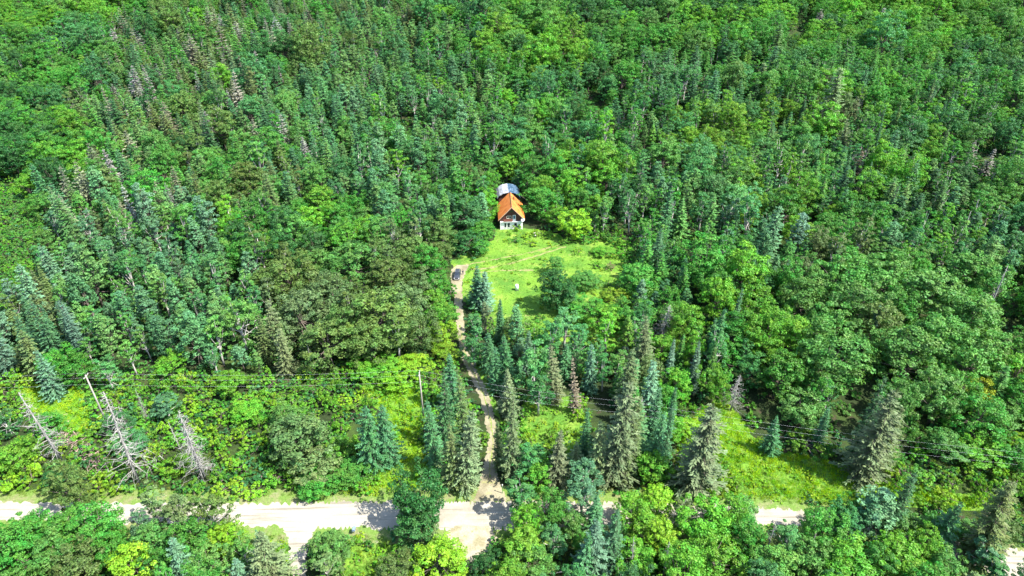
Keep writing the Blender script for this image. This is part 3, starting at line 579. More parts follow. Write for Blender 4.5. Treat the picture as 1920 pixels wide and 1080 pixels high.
GAPS = [[G(a, b) for a, b in P] for P in ([(1560, 800), (1640, 770), (1655, 880), (1610, 885), (1585, 850)], [(1405, 760), (1465, 745), (1450, 830), (1425, 815)], [(1105, 770), (1150, 750), (1160, 820), (1120, 830)], [(1895, 620), (1930, 620), (1930, 680), (1890, 680)], [(1000, 262), (1080, 262), (1080, 282), (1010, 282)], [(1500, 540), (1530, 540), (1520, 575), (1495, 570)])]
def near_drive(x, y, m):
    for (a, b) in zip(DRIVEG[:-1], DRIVEG[1:]):
        ax, ay = a[0], a[1]; bx, by = b[0]-ax, b[1]-ay
        t = max(0, min(1, ((x-ax)*bx+(y-ay)*by)/(bx*bx+by*by)))
        if math.hypot(x-ax-bx*t, y-ay-by*t) < a[2]/2+m: return True
    return False
ZONES = [  # centre, radii, kind weights, tints
 (70, 100, 130, 110, 'BBBBAL', 'te gr te gr dk'), (60, 20, 160, 60, 'BBB', 'gr br gr gg'), (300, 170, 210, 130, 'SSSSWLBBA', 'ol dk ol te gr gg'), (520, 60, 160, 80, 'SSBBLW', 'ol te gr dk'), (70, 260, 110, 80, 'BBB', 'gr br dk gr'),
 (20, 430, 60, 120, 'BUU', 'gr br gg'), (200, 380, 130, 70, 'LSBBW', 'te gr gg pt ol'), (230, 440, 170, 70, 'LLABA', 'te pt gg bl'), (300, 590, 210, 110, 'LLLAA', 'pt te gg gg'), (70, 620, 70, 90, 'SSLT', 'te bl ol'),
 (480, 330, 150, 80, 'LABSB', 'te gg gr ol'), (560, 430, 130, 60, 'BBB', 'gr br dk gg'), (640, 570, 170, 110, 'BBBA', 'ol og'), (640, 200, 130, 100, 'LLSAB', 'te pt te gg'), (820, 230, 150, 120, 'LLAAB', 'te pt gg gr'), (740, 340, 110, 60, 'LLAB', 'te pt te gr'),
 (840, 80, 120, 70, 'BBAL', 'te gr te'), (700, 60, 110, 70, 'BALS', 'te gg ol'), (1000, 50, 110, 50, 'BBB', 'yo gr gg br'), (1010, 110, 90, 50, 'BBA', 'te gr yo'), (1020, 160, 120, 60, 'BBA', 'gr te gr'), (1150, 40, 110, 60, 'BBB', 'dk gr te'), (1130, 150, 80, 60, 'BBB', 'te dk gr'), (1220, 60, 80, 60, 'BBB', 'gr gg'),
 (1350, 40, 100, 50, 'BBB', 'gr br dk'), (1380, 120, 110, 50, 'BBAS', 'te gr te'), (1300, 150, 100, 50, 'AABST', 'te pt'), (1500, 30, 90, 50, 'BBB', 'gr br dk'), (1700, 50, 190, 60, 'BBB', 'br gr gg br'), (1850, 40, 90, 50, 'BBB', 'br gg gr'), (1650, 130, 130, 60, 'BABS', 'gr te gr'), (1850, 130, 120, 80, 'BBA', 'te gr te'),
 (1330, 240, 110, 60, 'BBAB', 'yo gg te yo'), (1200, 240, 110, 70, 'BAAL', 'te gr te'), (1460, 220, 110, 60, 'BABST', 'yo gg te'), (1560, 220, 80, 60, 'SBA', 'og gr te'), (1700, 230, 120, 70, 'BBAT', 'gr te br'), (1850, 260, 90, 80, 'BA', 'te dk gr'),
 (1120, 310, 90, 60, 'BAB', 'gr te br'), (1170, 400, 80, 60, 'ABA', 'te dk gr'), (1290, 330, 90, 70, 'ALAB', 'pt te gg'), (1280, 440, 90, 70, 'ALS', 'te dk te'), (1420, 340, 100, 60, 'BAAB', 'gg yo te pt'), (1420, 440, 90, 60, 'LSAL', 'te bl pt dk'), (1490, 400, 60, 70, 'BB', 'yo gr'), (1620, 360, 90, 60, 'BBST', 'br gr te'), (1760, 370, 110, 60, 'ALSB', 'te dk gg'), (1780, 440, 110, 50, 'AAL', 'te gr'), (1880, 430, 60, 70, 'ABL', 'te gg'),
 (1560, 460, 100, 50, 'BAA', 'og gg gr'), (1700, 560, 200, 90, 'BBB', 'gg gg gr'), (1380, 570, 90, 90, 'BBT', 'gr br te'), (1240, 560, 90, 70, 'ABLS', 'te bl gr'), (1260, 500, 60, 50, 'BS', 'gr te'), (1110, 620, 120, 50, 'BAL', 'gr te pt br'), (1060, 700, 140, 120, 'SALBLS', 'og te gg pt og gr'), (1290, 680, 80, 90, 'BBT', 'br gr yo'),
 (1480, 690, 110, 80, 'BBA', 'gr gg te'), (1760, 720, 110, 80, 'BB', 'gg gr'), (1890, 640, 60, 80, 'SBA', 'dk ol gr'), (1880, 770, 80, 60, 'BB', 'gr gg'), (1820, 880, 110, 60, 'BU', 'br yg'), (200, 1020, 250, 60, 'BBBA', 'gr gg br ol'), (700, 1050, 200, 40, 'BU', 'gr br'), (1100, 1010, 150, 60, 'BBBAS', 'gr br te'), (1300, 1010, 150, 60, 'BBBA', 'br yg gr gg'), (1650, 1020, 200, 60, 'BBBL', 'br gr te'), (1880, 1010, 70, 80, 'SA', 'te ol'),
 (880, 640, 60, 60, 'AS', 'te'), (960, 250, 80, 70, 'ALB', 'te gr'), (960, 330, 60, 40, 'BB', 'gr br')]
def wob(x, y, s): return math.sin(x*.021+s)*math.cos(y*.027-s*1.7)+.5*math.sin(x*.055+y*.04+s*3)
def zone(px, py):
    best = None; bd = 1e9
    qx = px+26*wob(px, py, 1.3); qy = py+18*wob(px, py, 4.1)
    for z in ZONES:
        d = ((qx-z[0])/z[2])**2+((qy-z[1])/z[3])**2
        if d < bd: bd = d; best = z
    return best
CELL = 6.0; hashg = {}
def put(x, y, r): hashg.setdefault((int(x//CELL), int(y//CELL)), []).append((x, y, r))
def free(x, y, r, k):
    cx, cy = int(x//CELL), int(y//CELL)
    for i in (-2, -1, 0, 1, 2):
        for j in (-2, -1, 0, 1, 2):
            for (a, b, q) in hashg.get((cx+i, cy+j), ()):
                if (a-x)**2+(b-y)**2 < ((r+q)*k)**2: return False
    return True
for t in TREES: put(t['x'], t['y'], t['w']/2)
HOUSE_BOX = (-7, 7, 198, 232)
RW = {'B': (13, 8.6), 'A': (14, 6.0), 'S': (16, 6.2), 'T': (15, 3.2), 'L': (14, 6.4), 'U': (2.8, 3.4), 'W': (15, 5.0)}
R0 = random.Random(11)
def half_width(y): return 75+y*0.80
tries = 0
while tries < 90000:
    tries += 1
    y = 52+(R0.random()**.62)*455; x = R0.uniform(-1, 1)*(half_width(y)+22)
    z = height(x, y); gx, gy, dep = proj(x, y, z)
    if gx < -260 or gx > 2180: continue
    if HOUSE_BOX[0] < x < HOUSE_BOX[1] and HOUSE_BOX[2] < y < HOUSE_BOX[3]: continue
    if any(inpoly(x, y, P) for P in ROADP) or near_drive(x, y, .9): continue
    if any(inpoly(x, y, P) for P in GAPS): continue
    bush = any(inpoly(gx, gy, P) for P in BUSH)
    zn = zone(*proj(x, y, z+9)[:2])
    k = R0.choice(zn[4]) if not bush else 'U'
    tint = R0.choice(zn[5].split())
    if k in 'BU' and tint in ('bl',): tint = 'gg'
    if k in 'TS' and tint in ('yo', 'yg', 'br'): tint = 'te'
    if k == 'S' and tint == 'br': tint = 'gr'
    if k == 'W': tint = R0.choice(['gb', 'og', 'ol', 'gy'])
    far = min(1, max(0, (y-200)/250)); ht, wd = RW[k]
    if k == 'S': ht -= 2.5*far; wd += .8*far
    if k == 'T' and R0.random() < .45: k = 'A'; ht, wd = RW['A']
    sc = R0.choice([R0.uniform(.62, .9), R0.uniform(.85, 1.1), R0.uniform(1.0, 1.38)])
    if k == 'B' and R0.random() < .1: sc *= 1.35
    if y > 170 and R0.random() < .35: tint = {'te': 'gg', 'dk': 'gr', 'gr': 'br' if R0.random() < .4 else 'gr'}.get(tint, tint)  # farther trees shifted to brighter tints, standing in for sun on the hillside
    if y > 120 and abs(math.sin(x*.13+1.7*math.sin(y*.05))*math.sin(y*.11+1.3*math.sin(x*.04))) > (.90 if x < 0 else .80): continue
    if k == 'B': sc *= 1+.12*far
    if y < 82 and k != 'U': sc *= .62
    elif y < 130 and k != 'U': sc *= .8
    h = ht*sc*R0.uniform(.9, 1.1); wd = wd*sc*R0.uniform(.9, 1.12)
    if k == 'U':
        h = R0.uniform(1.5, 3.9); wd = R0.uniform(2.6, 4.6)
        if gy < 690: tint = R0.choice(['gr', 'br', 'gg'])
        else: tint = R0.choice(['gr', 'br', 'br', 'br', 'yo', 'yg', 'br', 'yg'] if gx < 1000 else ['br', 'yg', 'gg', 'yo'])
    # keep the open ground of the photograph open
    pts = [proj(x, y, z+h*q)[:2] for q in (0.15, .5, .8, 1)]
    wp = wd*.5*F/dep; pts += [(pts[1][0]-wp, pts[1][1]), (pts[1][0]+wp, pts[1][1])]
    if k == 'U': pts = pts[:4]
    if any(vis(*q) for q in pts):
        if k == 'U' or R0.random() < .6: continue
        k = 'U'; h = R0.uniform(1.2, 2.4); wd = R0.uniform(2.2, 3.6); tint = R0.choice(['gr', 'br', 'gg'])
        if any(vis(*proj(x, y, z+h*q)[:2]) for q in (0, .5, 1)): continue
    pk = {'B': .70, 'A': .70, 'S': .68, 'T': .8, 'L': .70, 'U': .62, 'W': .7}[k]
    if not free(x, y, wd/2, pk): continue
    put(x, y, wd/2); add(k, x, y, h, wd, tint, False)

# ------------------------------------------------------------------ make the plants
ONES = 'zero one two three four five six seven eight nine ten eleven twelve thirteen fourteen fifteen sixteen seventeen eighteen nineteen'.split()
TENS = 'x x twenty thirty forty fifty sixty seventy eighty ninety'.split()
def num(n):
    n = max(0, min(99, int(n)))
    return ONES[n] if n < 20 else TENS[n//10] + ('-'+ONES[n % 10] if n % 10 else '')
def where(px, py, x, y):
    if y < 84: a = 'before the road'
    elif y < 100: a = 'behind the road'
    elif abs(x+9) < 14 and y < 170: a = 'beside the drive'
    elif 195 < y < 245 and abs(x) < 30: a = 'near the house'
    elif 140 < y < 200 and 0 < x < 45: a = 'by the clearing'
    elif y > 290: a = 'on the hillside'
    elif y > 215: a = 'behind the clearing'
    elif x < 0: a = 'in left woods'
    else: a = 'in right woods'
    return a
inst = {k: [] for k in PROTO}
def visible(t):
    z = height(t['x'], t['y']); a = proj(t['x'], t['y'], z+t['h']*.6)
    t['px'], t['py'] = a[0], a[1]; t['area'] = t['h']*t['w']*(F/a[2])**2
    return -12 < a[0] < 1932 and 4 < a[1] < 1092
for t in TREES: t['vis'] = visible(t)
used = set(); vr = random.Random(5)
LIM = {'B': 300, 'A': 220, 'S': 280, 'T': 80, 'L': 260, 'U': 290, 'D': 60, 'W': 80}
for k in PROTO:
    L = [t for t in TREES if t['k'] == k]
    man = [t for t in L if t['m'] and t['vis']]; rest = sorted([t for t in L if not (t['m'] and t['vis'])], key=lambda t: -t['area']*(1 if t['vis'] else 0))
    ind = man + [t for t in rest if t['vis']][:max(0, LIM[k]-len(man))]; ids = set(id(t) for t in ind)
    print(k, 'all', len(L), 'individual', len(ind))
    bh, bw = BASE[k]
    for t in L:
        z = height(t['x'], t['y']); i = t['i'] if t['i'] is not None else vr.randrange(len(PROTO[k]))
        i %= len(PROTO[k]); rz = vr.uniform(0, 6.28); c, word = TINT[t['t']]
        if k in 'BUA': c = (c[0]*1.04, c[1], c[2]*.78)
        if k in 'STL': c = (c[0]*1.1, c[1]*.9, c[2]*.92)
        if True:
            j = vr.uniform(.82, 1.2); c = tuple(min(.8, v*j*vr.uniform(.92, 1.08)) for v in c)
        sx = t['w']/bw; sz = t['h']/bh
        if id(t) not in ids:
            inst[k].append((t['x'], t['y'], z-.05, i, rz, sx, sz, c)); continue
        size = 'tall' if t['h'] > 1.08*bh else ('small' if t['h'] < .8*bh else 'medium')
        if k == 'D': lab = 'bare grey dead tree'
        elif k == 'U': lab = '%s bush' % word if t['h'] > 2.6 else 'low %s bush' % word
        else: lab = '%s %s %s' % (size, word, WORD[k])
        if t['label']: lab = t['label']
        else:
            xx, yy = t['px']/19.2, t['py']/10.8; wh = where(t['px'], t['py'], t['x'], t['y'])
            def mk(a, b): return '%s %s, %s percent across, %s down' % (lab0, wh, a, b)
            lab0 = lab; lab = mk(num(round(xx)), num(round(yy)))
            for a, b in ((math.floor(xx), round(yy)), (round(xx), math.floor(yy)), (math.ceil(xx), math.ceil(yy)), (math.floor(xx), math.floor(yy)), (round(xx)+1, round(yy)), (round(xx), round(yy)+1), (round(xx)-1, round(yy)), (round(xx), round(yy)-1)):
                if lab not in used: break
                lab = mk(num(a), num(b))
        used.add(lab)
        e = thing(NAME[k], lab, CAT[k], (t['x'], t['y'], z-.05), rz, GROUP[k]); e.scale = (sx, sx, sz); e.rotation_euler = (vr.gauss(0, .035), vr.gauss(0, .035), rz)
        cm, tm, _ = PROTO[k][i]
        o = obj('crown' if k != 'D' else 'branches', cm, e); o['tint'] = c
        obj('trunk' if k != 'U' else 'stem', tm, e)

def scatter(name, label, cat, rows, meshes, cname):
    """one object that stands for the uncountable rest: points instancing a few plant meshes"""
    if not rows: return
    col = bpy.data.collections.new(cname)
    for i, me in enumerate(meshes):
        o = bpy.data.objects.new('%s_%02d' % (cname, i), me); col.objects.link(o)
    me = bpy.data.meshes.new(name); n = len(rows); me.vertices.add(n)
    me.vertices.foreach_set('co', np.array([r[:3] for r in rows], 'f').ravel())
    a = me.attributes.new('pick', 'INT', 'POINT'); a.data.foreach_set('value', np.array([r[3] for r in rows], 'i'))
    a = me.attributes.new('turn', 'FLOAT_VECTOR', 'POINT'); a.data.foreach_set('vector', np.array([(.05*math.sin(r[0]*7.1), .05*math.sin(r[1]*5.3), r[4]) for r in rows], 'f').ravel())
    a = me.attributes.new('size', 'FLOAT_VECTOR', 'POINT'); a.data.foreach_set('vector', np.array([(r[5], r[5], r[6]) for r in rows], 'f').ravel())
    a = me.attributes.new('tint', 'FLOAT_COLOR', 'POINT'); a.data.foreach_set('color', np.array([(*r[7], 1) for r in rows], 'f').ravel())
    o = obj(name, me); tag(o, label, cat, kind='stuff')
    g = bpy.data.node_groups.new(name, 'GeometryNodeTree')
    g.interface.new_socket('Geometry', in_out='INPUT', socket_type='NodeSocketGeometry'); g.interface.new_socket('Geometry', in_out='OUTPUT', socket_type='NodeSocketGeometry')
    N = g.nodes.new; gi, go = N('NodeGroupInput'), N('NodeGroupOutput')
    ci = N('GeometryNodeCollectionInfo'); ci.inputs[0].default_value = col; ci.inputs['Separate Children'].default_value = True; ci.inputs['Reset Children'].default_value = True
    ip = N('GeometryNodeInstanceOnPoints'); ip.inputs['Pick Instance'].default_value = True
    def attr(nm, ty):
        q = N('GeometryNodeInputNamedAttribute'); q.data_type = ty; q.inputs['Name'].default_value = nm; return q.outputs[0]
    l = g.links.new
    l(gi.outputs[0], ip.inputs['Points']); l(ci.outputs[0], ip.inputs['Instance']); l(attr('pick', 'INT'), ip.inputs['Instance Index'])
    er = N('FunctionNodeEulerToRotation'); l(attr('turn', 'FLOAT_VECTOR'), er.inputs[0]); l(er.outputs[0], ip.inputs['Rotation'])
    l(attr('size', 'FLOAT_VECTOR'), ip.inputs['Scale']); l(ip.outputs[0], go.inputs[0])
    md = o.modifiers.new('scatter', 'NODES'); md.node_group = g
    return o
FAR = {'B': ('far_leafy_forest', 'distant round leafy trees covering the hillside beyond the nearer woods'), 'A': ('far_aspen_forest', 'distant slender leafy trees mixed through the hillside forest'),
       'S': ('far_spruce_forest', 'distant spruces covering the hillside beyond the nearer woods'), 'T': ('far_fir_forest', 'distant narrow firs scattered through the hillside forest'),
       'L': ('far_conifer_forest', 'distant feathery conifers covering the hillside'), 'U': ('low_brush', 'dense low green brush filling the ground between the bushes'),
       'D': ('far_snags', 'distant bare dead trees'), 'W': ('far_withered_forest', 'distant withered spruces on the hillside')}
for k in PROTO:
    scatter(FAR[k][0], FAR[k][1], 'forest' if k != 'U' else 'brush', inst[k], [p_[2] for p_ in PROTO[k]], 'source_'+NAME[k])

# undergrowth of the forest floor, and grass
def grass_clump(seed, n, h, spread, wd):
    r = np.random.default_rng(seed); V = []
    for i in range(n):
        a = r.uniform(0, 6.28); q = spread*math.sqrt(r.random()); b = np.array([q*math.cos(a), q*math.sin(a), 0]); u = np.array([math.cos(a*3), math.sin(a*3), 0])
        l_ = np.array([r.normal()*.28, r.normal()*.28, 0])*h; hh = h*r.uniform(.5, 1.1)
        V += [b-u*wd, b+l_*.5-u*wd*.8+np.array([0, 0, hh*.6]), b+l_+np.array([0, 0, hh]), b+l_*.5+u*wd*.9+np.array([0, 0, hh*.55])]
    Fc = [(4*i, 4*i+1, 4*i+2, 4*i+3) for i in range(n)]
    return mesh_from('grass_clump', V, Fc, M['grass'], r.random(n))
gm = [grass_clump(200+i, 26, .55, .55, .05) for i in range(4)]
bm_ = [mk_broad('herb%d' % i, 210+i, H=1.0, R=.8, z0=0, nclump=10, per=16, leaf=.20)[2] for i in range(3)]
gr = random.Random(3); rows = []; herb = []
GC = [(.125, .245, .022), (.16, .265, .028), (.10, .235, .022), (.19, .25, .05), (.075, .19, .02), (.15, .22, .055)]
YC = [(.34, .52, .014), (.25, .46, .012), (.20, .43, .012), (.33, .47, .015), (.16, .40, .015), (.28, .46, .015)]
for P, dens in zip(GP, (1.1, 1.8, 1.5, 1.6, 2.2, 2.0, 1.3, 1.5)):
    xs = [q[0] for q in P]; ys = [q[1] for q in P]; n = int((max(xs)-min(xs))*(max(ys)-min(ys))*dens)
    for _ in range(n):
        x, y = gr.uniform(min(xs), max(xs)), gr.uniform(min(ys), max(ys))
        if not inpoly(x, y, P) or near_drive(x, y, .1) or any(inpoly(x, y, Q) for Q in ROADP): continue
        if -4.5 < x < 4.5 and 203 < y < 232: continue
        v = .5+.5*math.sin(x*.23+2)*math.cos(y*.19)+.25*math.sin(x*.9+y*.7)
        yel = P is GP[1] or P is GP[2] or P is GP[3]
        c = gr.choice(YC) if yel else (gr.choice(GC) if v > .35 else gr.choice([GC[2], GC[4], GC[0]]))
        s = gr.uniform(.7, 1.3)*(1.0 if yel else .5)
        if P is GP[0]: s *= .6 if v > .3 else 1
        rows.append((x, y, 0, gr.randrange(4), gr.uniform(0, 6.28), s, s, c))
        if gr.random() < (.03 if P is GP[0] else .12):
            herb.append((x, y, 0, gr.randrange(3), gr.uniform(0, 6.28), gr.uniform(.6, 1.3), gr.uniform(.5, 1.1), gr.choice([(.15, .34, .02), (.10, .28, .02), (.22, .36, .02)])))
for _ in range(14000):
    x = gr.uniform(-115, 115); y = gr.uniform(62, 104)
    if any(inpoly(x, y, Q) for Q in ROADP) or near_drive(x, y, .2) or any(inpoly(*proj(x, y, 0)[:2], Q) for Q in ([(508, 980), (618, 980), (590, 1012), (580, 1095), (534, 1095), (534, 1012)], [(828, 985), (942, 985), (918, 1040), (892, 1078), (860, 1074)])): continue
    rows.append((x, y, 0, gr.randrange(4), gr.uniform(0, 6.28), gr.uniform(.4, .9), gr.uniform(.3, .8), gr.choice(GC[:5])))
scatter('meadow_grass', 'sunlit yellow-green grass of the clearings and roadside', 'grass', rows, gm, 'source_grass')
for _ in range(40000):
    y = 55+gr.random()**.7*440; x = gr.uniform(-1, 1)*half_width(y)
    if any(inpoly(x, y, Q) for Q in ROADP) or near_drive(x, y, .6) or any(inpoly(x, y, P) for P in GP) or any(inpoly(x, y, P) for P in GAPS): continue
    if -8 < x < 8 and 200 < y < 235: continue
    gx, gy, dep = proj(x, y, 0)
    if y < 225 and vis(gx, gy) and gr.random() < .8: continue
    s = gr.uniform(.9, 2.2); herb.append((x, y, height(x, y), gr.randrange(3), gr.uniform(0, 6.28), s, s*gr.uniform(.6, 1.1), gr.choice([TINT[q][0] for q in ('gr', 'br', 'dk', 'gg', 'gr', 'te')])))
scatter('undergrowth', 'leafy green undergrowth covering the forest floor', 'undergrowth', herb, bm_, 'source_herb')

# ------------------------------------------------------------------ house
p = at(959, 432); HX, HY = p.x, 204.5
house = thing('house', 'small gabled house with orange roof, brown boarded gable and white basement', 'house', (HX, HY, 0), math.radians(3))
D = 10.0
MB().box(-3.8, 3.8, 0, D, -.3, 3.0).build('basement_wall', M['white'], house)
wl = MB().prism([(-3.83, 3.0), (3.83, 3.0), (3.83, 4.55), (0, 8.65), (-3.83, 4.55)], -.02, D+.02); wall = wl.build('wall', M['brown_board'], house)
rf = MB(); sl = (8.65-4.55)/3.83
for s in (-1, 1):
    a = (0, 8.72+.1); b = (s*4.45, 8.72-4.45*sl+.1)
    rf.prism([a, b, (b[0]-s*.02, b[1]-.22), (0, a[1]-.26)], -1.0, D+.6)
roof = rf.build('roof', M['orange_roof'], house)
rb = MB()
for s in (-1, 1):
    for i in range(30):
        y = -1.0+i*.4+.1
        rb.tube([(s*.12, y, 8.83-.12*sl+.015), (s*4.42, y, 8.83-4.42*sl+.015)], .022, 4)
rb.build('roof_rib', M['orange_roof'], roof)
MB().prism([(-.16, 8.72), (0, 8.90), (.16, 8.72), (0, 8.80)], -1.02, D+.62).build('ridge_cap', M['ridge'], roof)
for s in (-1, 1):
    MB().prism([(0, 8.80), (s*4.47, 8.80-4.47*sl), (s*4.47, 8.80-4.47*sl-.28), (0, 8.80-.32)], -1.06, -1.005).build('bargeboard', M['fascia'], house)
def window(x0, x1, z0, z1, y, par, n=2, fm='cream', gm_='glass'):
    f = MB(); t = .09
    f.box(x0-t, x0, y-.08, y+.02, z0-t, z1+t); f.box(x1, x1+t, y-.08, y+.02, z0-t, z1+t); f.box(x0, x1, y-.08, y+.02, z1, z1+t); f.box(x0, x1, y-.11, y+.02, z0-t, z0)
    for i in range(1, n): xm = x0+(x1-x0)*i/n; f.box(xm-.06, xm+.06, y-.07, y+.02, z0, z1)
    wn = f.build('window', M[fm], par); MB().box(x0, x1, y-.035, y+.015, z0, z1).build('pane', M[gm_], wn)
window(-1.55, -.15, 4.15, 5.0, -.03, house)
dm = MB(); dm.box(.42, .56, -.12, 0-.022, 3.12, 5.35).box(1.3, 1.44, -.12, -.022, 3.12, 5.35).box(.56, 1.3, -.12, -.022, 5.2, 5.35).box(.56, 1.3, -.12, -.022, 3.12, 3.95)
dr2 = dm.build('door', M['white'], house); MB().box(.56, 1.3, -.09, -.025, 3.95, 5.2).build('door_glass', M['blue_glass'], dr2); MB().box(1.22, 1.27, -.17, -.12, 4.1, 4.25).build('handle', M['chrome'], dr2)
bal = MB().box(-3.8, 3.8, -.5, -.03, 2.92, 3.08).build('balcony_floor', M['white'], house)
rl = MB()
for i in range(9): rl.box(-2.7, .35, -.49, -.45, 3.12+i*.1, 3.20+i*.1)
rl.build('balcony_panel', M['red_board'], house)
for x in (-3.7, 3.65): MB().box(x-.07, x+.07, -.47, -.34, -.2, 2.92).build('post', M['white'], house)
window(-2.35, -1.75, .7, 2.4, -.01, house, 1, 'white'); window(-1.3, -.55, .7, 2.4, -.01, house, 1, 'white')
window(-.45, .45, 6.5, 7.0, -.03, house, 1, 'brown_board')
window(.9, 1.8, 1.2, 2.3, -.01, house, 1, 'white')
MB().box(.9, 1.3, 6.5, 6.9, 7.0, 8.9).build('chimney', M['ridge'], roof)
# dish
ds = MB(); prev = None
for i in range(5):
    r_ = .62*i/4; ring = [(r_*math.cos(a*.5236), r_*math.sin(a*.5236), .35*r_*r_) for a in range(12)]
    n = len(ds.V); ds.V += ring
    if i:
        for k in range(12): ds.F.append((n-12+k, n-12+(k+1) % 12, n+(k+1) % 12, n+k))
dish = ds.build('satellite_dish', M['white_plastic'], house, True, (3.75, -1.1, 4.0)); dish.rotation_euler = (math.radians(52), 0, math.radians(-25))
so = dish.modifiers.new('thick', 'SOLIDIFY'); so.thickness = .03
MB().tube([(0, 0, 0), (0, .0, .45)], .02, 5).tube([(0, 0, 0), (0, .3, -.45)], .03, 5).build('dish_arm', M['chrome'], dish)
# shed behind
p = at(954, 352, 5.0)
shed = thing('shed', 'rough shed with arched sheet metal roof, white left and blue-grey right', 'shed', (p.x, 221.5, 0), math.radians(5))
prof = [(-4.6, 3.9), (-3.7, 5.1), (-2.2, 5.9), (0, 6.25), (2.2, 5.9), (3.7, 5.1), (4.6, 3.9)]
MB().prism([(-4.0, 0)]+[(u*.87, v-.25) for u, v in prof]+[(4.0, 0)], 0, 6.4).build('wall', M['brown_board'], shed)
for nm, pr, mt in (('roof_panel', prof[:4], 'tin'), ('roof_panel', prof[3:], 'tin_blue_shaded')):
    o = MB().prism(pr+[(u, v-.08) for u, v in reversed(pr)], -.7, 7.0).build(nm, M[mt], shed)
    q = MB()
    for i in range(19):
        yy = -.6+i*.4; q.tube([(u, yy, v+.02) for u, v in pr], .025, 4)
    q.build('roof_rib', M[mt], o)
MB().box(-.9, .9, -.04, -.003, .1, 2.4).build('door', M['timber'], shed)
MB().tube([(-3.0, -.66, 5.0), (-1.8, 2.0, 6.15), (-1.2, 3.6, 6.25)], [.06, .04, .02], 5).build('board', M['timber'], shed)

shed.scale = (.9, 1, .95)
# ------------------------------------------------------------------ car
p = at(857, 524)
car = thing('parked_car', 'dark grey estate car parked on the dirt drive facing the camera', 'car', (p.x, p.y+1.6, .07), math.radians(-2))
def loft(sections, name, mat, par, bevel=.0):
    V = []; Fc = []; k = len(sections[0][1])
    for (y, pr) in sections: V += [(u, y, v) for u, v in pr]
    for i in range(len(sections)-1):
        for j in range(k): a = i*k+j; b = i*k+(j+1) % k; Fc.append((a, b, b+k, a+k))
    Fc.append(tuple(range(k-1, -1, -1))); Fc.append(tuple(len(V)-k+j for j in range(k)))
    me = mesh_from(name, V, Fc, mat, smooth=False); o = obj(name, me, par)
    if bevel: b = o.modifiers.new('bevel', 'BEVEL'); b.width = bevel; b.segments = 3; b.limit_method = 'ANGLE'; b.angle_limit = .3
    return o
def sec(y, w_, zb, zt, sh): return (y, [(-w_, zb), (w_, zb), (w_*1.02, zb+(zt-zb)*.5), (w_*sh, zt), (-w_*sh, zt), (-w_*1.02, zb+(zt-zb)*.5)])
body = loft([sec(-2.35, .78, .42, .80, .9), sec(-2.2, .90, .34, .95, .92), sec(-1.3, .95, .32, 1.06, .92), sec(.0, .96, .32, 1.10, .93), sec(1.6, .95, .32, 1.12, .93), sec(2.25, .90, .36, 1.08, .92), sec(2.36, .82, .42, .95, .9)], 'body', M['paint'], car, .05)
loft([(-1.35, [(-.80, 1.06), (.80, 1.06), (.74, 1.08), (-.74, 1.08)]), (-.55, [(-.84, 1.08), (.84, 1.08), (.64, 1.66), (-.64, 1.66)]), (1.75, [(-.84, 1.1), (.84, 1.1), (.63, 1.70), (-.63, 1.70)]), (2.22, [(-.80, 1.1), (.80, 1.1), (.72, 1.16), (-.72, 1.16)])], 'cabin', M['glass'], car, .02)
MB().box(-.64, .64, -.5, 1.75, 1.665, 1.73).build('roof', M['paint'], car, bevel=.03)
for s in (-1, 1):
    MB().tube([(s*.56, -.35, 1.80), (s*.56, 1.6, 1.80)], .025, 5).build('roof_rail', M['chrome'], car)
    MB().box(s*.95-.12, s*.95+.14, -1.05, -.85, 1.08, 1.24).build('mirror', M['paint'], car, bevel=.03)
    MB().box(s*.66-.17, s*.66+.17, -2.385, -2.15, .72, .86).build('headlight', M['lamp'], car, bevel=.02)
    MB().box(s*.70-.12, s*.70+.12, 2.2, 2.39, .8, 1.0).build('tail_light', M['red_board'], car, bevel=.02)
    for yy in (-1.45, 1.45):
        wv = MB().tube([(s*.82-.12, yy, .34), (s*.82+.14, yy, .34)], .34, 20).build('wheel', M['tyre'], car)
        MB().tube([(s*.82+s*.13, yy, .34), (s*.82+s*.15, yy, .34)], .20, 14).build('rim', M['chrome'], wv)
MB().box(-.45, .45, -2.40, -2.2, .55, .72).build('grille', M['plastic'], car)
MB().box(-.80, .80, -2.44, -2.2, .36, .50).build('front_bumper', M['chrome'], car, bevel=.03)
MB().box(-.7, .7, -.5-.85, -.5-.79, 1.085, 1.10).build('wiper_cowl', M['chrome'], car)

